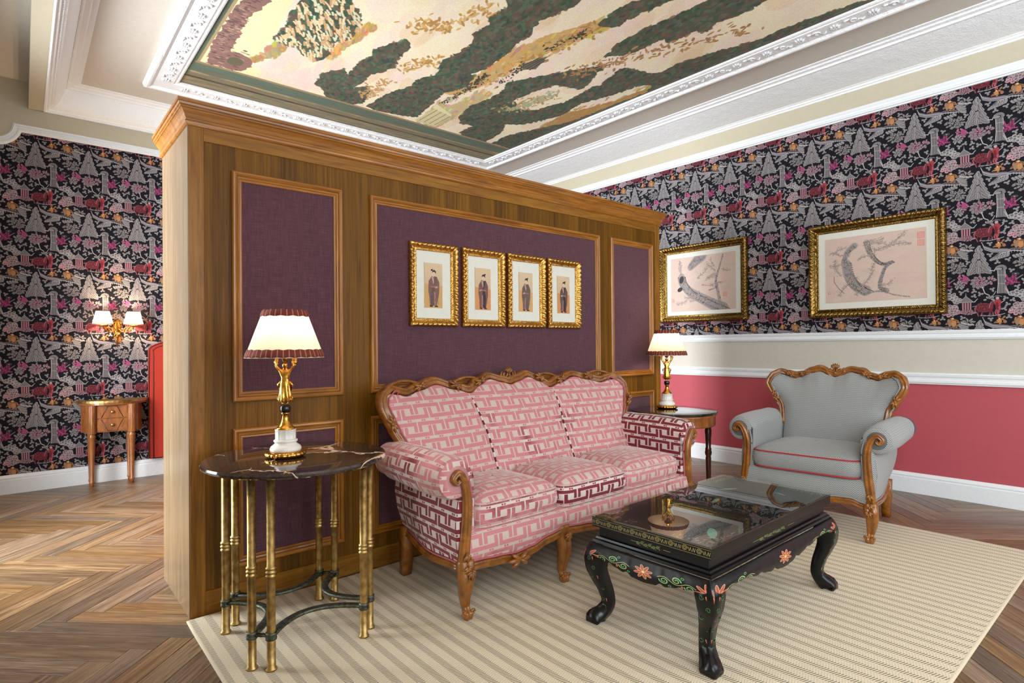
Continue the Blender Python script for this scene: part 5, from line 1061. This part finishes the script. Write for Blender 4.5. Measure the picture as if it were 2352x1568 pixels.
def robe_img(k):
    C = Cv(150, 380, (206, 182, 150)); r = random.Random(k); cc = [(120, 88, 84), (112, 80, 76), (104, 86, 76), (96, 76, 72)][k]; dk = [(92, 76, 72), (44, 38, 44), (92, 84, 80), (44, 40, 46)][k]; f = -1 if k in (0,) else 1
    for i in range(380): C.a[i] = C.a[i] * (.92 + .1 * i / 380)
    C.poly([(0, 0), (150, 0), (150, 190), (0, 205)], [(198, 158, 100), (206, 142, 92), (206, 160, 104), (200, 140, 86)][k])
    X = 76; C.poly([(X - 34, 22), (X + 26, 18), (X + 34, 60), (X + 46, 130), (X + 48, 220), (X + 26, 268), (X - 16, 272), (X - 42, 226), (X - 46, 150), (X - 36, 80)], cc)
    C.poly([(X + f * -4, 20), (X + f * 24, 20), (X + f * 26, 120), (X + f * 14, 190), (X + f * -6, 180), (X + f * -8, 90)], dk); C.poly([(X - f * 16, 20), (X - f * 4, 20), (X - f * 2, 140), (X - f * 14, 130)], (170, 112, 112))
    C.poly([(X - 18, 262), (X + 4, 180), (X + 10, 182), (X - 4, 268)], (196, 150, 140)); C.poly([(X + 24, 262), (X + 4, 178), (X - 4, 182), (X + 12, 268)], dk); C.line([(X - 22, 182), (X + 26, 176)], 6, (150, 110, 104)); C.ell(X + f * -24, 178, 14, 8, (198, 152, 140), .3)
    C.ell(X + f * 4, 286, 15, 21, (214, 186, 160)); C.poly([(X - 14, 298), (X - 10, 318), (X + 6, 326), (X + 20, 312), (X + 18, 292), (X + 10, 306), (X - 4, 308)], (40, 36, 36)); C.ell(X + f * 16, 322, 10, 7, (36, 34, 34), .6)
    C.line([(X - 30, 16), (X - 14, 14)], 6, (40, 36, 36)); C.line([(X + 12, 14), (X + 30, 14)], 6, (40, 36, 36))
    for q in range(60): x = X + r.uniform(-42, 44); y = r.uniform(40, 240); C.line([(x, y), (x + r.uniform(-4, 4), y - r.uniform(12, 30))], 1.2, tuple(max(0, v + r.choice([-26, 22])) for v in cc), .6)
    return C.grain(.08).img('robed_figure_print')
frm = [(1.678, 2.012, 'first'), (2.042, 2.380, 'second'), (2.402, 2.742, 'third'), (2.764, 3.096, 'fourth')]
look = ['grey and rose robe, leftmost of four', 'plum robe and black sash, second from left', 'dull brown robe, third from left', 'brown robe over black, rightmost of four']
for k, (x0, x1, nm) in enumerate(frm):
    picture('gilt framed print, person in %s' % look[k], ((x0 + x1) / 2, PY0 + .0, 1.556), 0, x1 - x0 - .004, .484, .046, robe_img(k), .122, .262, 0, -.004, GOLD, 'gilt framed figure prints above the sofa', .026)
def plum_img(k):
    C = Cv(760, 560, (206, 184, 172)); r = random.Random(40 + k); INK = [(92, 84, 82), (58, 52, 52), (128, 120, 120)]
    for q in range(260): C.ell(r.uniform(0, 760), r.uniform(0, 560), r.uniform(20, 80), r.uniform(10, 30), r.choice([(212, 190, 178), (198, 176, 168), (208, 184, 178)]), r.uniform(-.3, .3), .25)
    def trunk(pts, w0, w1, rough=1):
        P = smoothpath([(a, b, 0) for a, b in pts], 14); N = len(P)
        for i, p in enumerate(P):
            w = w0 + (w1 - w0) * i / N; C.ell(p[0] + r.uniform(-2, 2), p[1], w, w, (150, 143, 142), 0, .4)
        for i, p in enumerate(P):
            w = w0 + (w1 - w0) * i / N
            for z in range(3): a = r.random() * 6.3; C.ell(p[0] + w * .6 * cos(a), p[1] + w * .6 * sin(a), r.uniform(2, w * .5 + 2), r.uniform(1.5, 4), r.choice(INK), r.uniform(0, 3), .5)
            if rough and i % 2 == 0: C.line([(p[0] + w * .9, p[1]), (p[0] + w * 1.25, p[1] - 7)], 2.4, (52, 48, 50)); C.line([(p[0] - w * .95, p[1] + 4), (p[0] - w * 1.15, p[1] - 4)], 2, (70, 66, 68))
    def twig(x, y, a, L):
        px, py = x, y
        for i in range(int(L / 9)):
            a += r.uniform(-.25, .25); nx_, ny_ = px + 9 * cos(a), py + 9 * sin(a); C.line([(px, py), (nx_, ny_)], 1.7, (110, 100, 98)); px, py = nx_, ny_
            for z in range(2):
                if r.random() < .95: fx_, fy_ = px + r.uniform(-16, 16), py + r.uniform(-16, 16); C.ell(fx_, fy_, 6, 5, (104, 94, 92), 0, .85); C.ell(fx_, fy_, 3.6, 3.6, (220, 202, 192)); C.ell(fx_, fy_, 1.2, 1.2, (90, 70, 70))
    if k == 0:
        trunk([(620, 10), (500, 60), (360, 130), (230, 200), (150, 290), (130, 360)], 62, 40); trunk([(600, 20), (560, 180), (540, 300), (580, 420), (620, 540)], 22, 7, 0); trunk([(380, 560), (300, 500), (240, 450)], 60, 34, 0); trunk([(460, 200), (540, 230), (380, 260)], 8, 5, 0)
        for (x, y, a, L) in ((130, 360, 1.6, 170), (120, 420, 1.2, 120), (320, 330, .6, 170), (420, 300, .9, 140), (540, 380, 2.2, 150), (560, 330, 2.8, 130), (470, 250, .2, 150), (160, 150, -.2, 230), (60, 80, .1, 260), (600, 400, .0, 90), (230, 110, -.3, 220), (520, 430, 1.6, 90)): twig(x, y, a, L)
        C.ell(110, 230, 34, 22, (48, 44, 46), .4); C.ell(130, 330, 40, 26, (54, 50, 52), 1.2); seals = [(640, 150, 22), (24, 120, 16)]
    else:
        trunk([(170, 340), (190, 230), (240, 140), (320, 90)], 34, 46); trunk([(240, 480), (180, 430), (150, 350)], 26, 20, 0); trunk([(330, 500), (350, 420), (390, 350), (450, 300), (520, 310)], 20, 14); trunk([(520, 310), (470, 270), (440, 190), (430, 110), (480, 80)], 12, 20, 0); trunk([(300, 60), (420, 80), (540, 40), (640, 20)], 10, 4, 0)
        for (x, y, a, L) in ((300, 470, .3, 180), (330, 500, .0, 140), (400, 420, .3, 260), (480, 430, .2, 180), (200, 400, 2.8, 170), (160, 330, 3.0, 130), (260, 360, .2, 130), (360, 250, 1.0, 80), (100, 60, .5, 220), (230, 60, .1, 260), (420, 130, -.4, 120), (120, 230, 2.0, 160), (60, 420, .5, 130), (380, 330, 1.2, 120)): twig(x, y, a, L)
        C.line([(70, 230), (72, 180), (110, 120), (150, 80)], 3, (120, 112, 110)); seals = [(722, 500, 26), (722, 440, 24), (30, 90, 12)]
    for (x, y, s) in seals:
        C.poly([(x - s, y - s), (x + s, y - s), (x + s, y + s), (x - s, y + s)], (206, 128, 118), .75)
        for q in range(4): C.line([(x - s + 6, y - s + 8 + q * s * .45), (x + s - 6, y - s + 8 + q * s * .45)], 1.6, (222, 176, 164)); C.line([(x - s + 8 + q * s * .45, y - s + 6), (x - s + 8 + q * s * .45, y + s - 6)], 1.2, (222, 176, 164))
    return C.grain(.06).img('ink_branch_print')
picture('antique gilt framed ink painting of a gnarled dark trunk, nearer the room divider', (XR, 3.275, 1.836), -PI / 2, 1.0, .815, .075, plum_img(0), .745, .575, 0, -.005, GOLDD, 'gilt framed ink paintings on the papered wall', .045)
picture('antique gilt framed ink painting of a pale curving branch above the armchair', (XR, 1.692, 1.822), -PI / 2, 1.008, .815, .075, plum_img(1), .745, .56, 0, .0, GOLDD, 'gilt framed ink paintings on the papered wall', .045)

# ---------------------------------------------------------------- bedroom corner: console, sconce, headboard
ns = thing('console_table', 'small cherry bow fronted table with two drawers and brass rim by the papered wall', 'table', (.635, YB - .026, 0))
out = lambda s, n=24: [(-.262 * s, 0)] + [(-.262 * s * cos(a), -.215 * s * sin(a)) for a in np.linspace(.05, PI - .05, n)] + [(.262 * s, 0)]
def slab(m, pts, z0, z1):
    n = len(pts); m.add([(x, y, z0) for x, y in pts] + [(x, y, z1) for x, y in pts], [[k, (k + 1) % n, n + (k + 1) % n, n + k] for k in range(n)] + [list(range(n)), list(range(n, 2 * n))], None, 0, False); return m
slab(MB(), out(1.0), .705, .725).build('top', CHERRY, ns); slab(MB(), out(1.035), .722, .742).build('brass_rim', BRASS, ns)
body = [(-.235, 0), (-.235, -.05), (-.205, -.115), (-.165, -.15), (.125, -.185), (.175, -.15), (.215, -.06), (.215, 0)]
slab(MB(), body, .465, .705).build('body', CHERRY, ns)
for (x, y) in ((-.165, -.155), (.122, -.19)):
    MB().lathe([(.030, .455), (.033, .46), (.033, .70), (.030, .705)], 48, (x, y, 0), mod=lambda a, z: 1 - .10 * abs(sin(6 * a)) if .46 <= z <= .70 else 1).build('fluted_corner', CHERRY, ns)
    MB().lathe([(.024, .457), (.020, .45), (.028, .44), (.029, .425), (.026, .41), (.015, .05), (.019, .04), (.019, .028), (.012, .02), (.013, 0)], 32, (x, y, 0), mod=lambda a, z: 1 - .10 * abs(sin(5 * a)) if .06 < z < .43 else 1).build('leg', CHERRY, ns)
for (x, y) in ((-.165, -.028), (.122, -.028)):
    MB().lathe([(.024, .457), (.020, .45), (.026, .44), (.025, .41), (.015, .05), (.018, .04), (.018, .028), (.012, .02), (.013, 0)], 24, (x, y, 0)).build('leg', CHERRY, ns)
p, q = Vector((-.128, -.1595)), Vector((.088, -.1875)); u = (q - p).normalized(); nrm = Vector((u.y, -u.x)); wdt = (q - p).length
for k, (za_, zb_) in enumerate(((.588, .695), (.475, .580))):
    m = MB(); P3 = lambda s, z, o: (p.x + u.x * s + nrm.x * o, p.y + u.y * s + nrm.y * o, z)
    m.add([P3(s, z, o) for o in (-.004, .004) for s, z in ((0, za_), (wdt, za_), (wdt, zb_), (0, zb_))], [[0, 1, 2, 3], [4, 5, 6, 7], [0, 1, 5, 4], [1, 2, 6, 5], [2, 3, 7, 6], [3, 0, 4, 7]], None, 0, False)
    d = m.build('drawer', CHERRY, ns); e = MB(); zi, zo = (za_, zb_) if k == 0 else (zb_, za_)
    pts = [(.03, zi + (.004 if k == 0 else -.004)), (.075, zo + (-.004 if k == 0 else .004)), (wdt - .075, zo + (-.004 if k == 0 else .004)), (wdt - .03, zi + (.004 if k == 0 else -.004))]
    e.tube([P3(s, z, .0048) for s, z in pts], .0028, 6).build('diamond_moulding', MAHOG, d)
    kb = MB().lathe([(.004, -.004), (.005, .002), (.012, .007), (.014, .013), (.010, .019), (.003, .021)], 16).build('knob', BRASS, d); c = P3(wdt / 2, (za_ + zb_) / 2, .005); kb.location = c; kb.rotation_euler = (PI / 2, 0, 0)
sc = thing('wall_sconce', 'lit two arm gilt wall sconce with small cream shades on the papered wall', 'lamp', (.672, YB, 1.40))
m = MB().tube([(0, -.008, .07), (0, -.012, .045), (0, -.02, 0), (0, -.016, -.06), (0, -.012, -.11), (0, -.008, -.19)], [(.006, .004), (.016, .010), (.030, .016), (.022, .012), (.010, .008), (.005, .004)], 12, up=(0, -1, 0))
for s in (-1, 1):
    m.tube(spiral((s * .028, -.02, -.03), .024, .006, 1.1, PI / 2, 12, (s, 0, 0), (0, 0, 1)), .006, 6); m.tube([(s * .012, -.014, .05), (s * .03, -.02, .03), (s * .022, -.02, .0)], [.005, .009, .004], 6)
leafcarve(m, (0, -.02, -.05), -PI / 2, .07, 3); m.build('backplate', GILT, sc)
for s in (-1, 1):
    a = MB().tube(smoothpath([(0, -.02, -.01), (s * .05, -.05, -.055), (s * .095, -.085, -.035), (s * .115, -.10, .0)], 5), .0065, 8)
    for k in range(3): a.tube([(s * (.05 + .022 * k), -.05 - .015 * k, -.045), (s * (.055 + .022 * k), -.055 - .015 * k, -.018), (s * (.068 + .022 * k), -.06 - .015 * k, -.006)], [.004, .011, .003], 6)
    ar = a.build('arm', GILT, sc)
    MB().lathe([(.006, -.01), (.022, -.002), (.034, .006), (.03, .010), (.011, .012), (.010, .05), (.003, .052)], 20, (s * .115, -.10, 0)).build('candle_cup', GILT, sc)
    sh = MB().lathe([(.078, .018), (.050, .132)], 32, (s * .115, -.10, 0), cap=False).build('shade', SHADE, sc)
    for zz, rr_ in ((.018, .0785), (.132, .0505)): MB().lathe([(rr_ + .0005, zz - .003), (rr_ + .0018, zz), (rr_ + .0005, zz + .003)], 32, (s * .115, -.10, 0), cap=False).build('shade_edge', BRAID, sh)
    MB().lathe([(.006, .052), (.012, .065), (.010, .082), (.002, .095)], 10, (s * .115, -.10, 0)).build('bulb', BULB, sc)
    l = bpy.data.lights.new('sconce_light', 'POINT'); l.energy = 24.0; l.color = (1, .72, .44); l.shadow_soft_size = .02; lo = bpy.data.objects.new('sconce_light', l); COL.objects.link(lo); lo.parent = sc; lo.location = (s * .115, -.10, .075)
hb = thing('headboard', 'orange red velvet headboard with dark piped edge on the papered wall', 'headboard', (.910, YB - .024, 0))
hp = [(0, .174), (0, 1.19), (.02, 1.215), (.06, 1.235), (.16, 1.27), (.4, 1.36), (.85, 1.42), (1.3, 1.36), (1.54, 1.27), (1.64, 1.235), (1.68, 1.215), (1.7, 1.19), (1.7, .174)]
m = MB(); n = len(hp); m.add([(x, 0, z) for x, z in hp] + [(x, -.05, z) for x, z in hp], [[k, (k + 1) % n, n + (k + 1) % n, n + k] for k in range(n)] + [list(range(n)), list(range(n, 2 * n))], None, 0, False); m.build('panel', VELVET, hb)
MB().tube([(x, -.05, z) for x, z in hp], .007, 8).build('piping', VELVETD, hb); MB().tube([(max(.035, min(1.665, x)), -.051, z - .03 if z > .3 else z) for x, z in hp], .005, 6).build('inner_piping', VELVETD, hb)
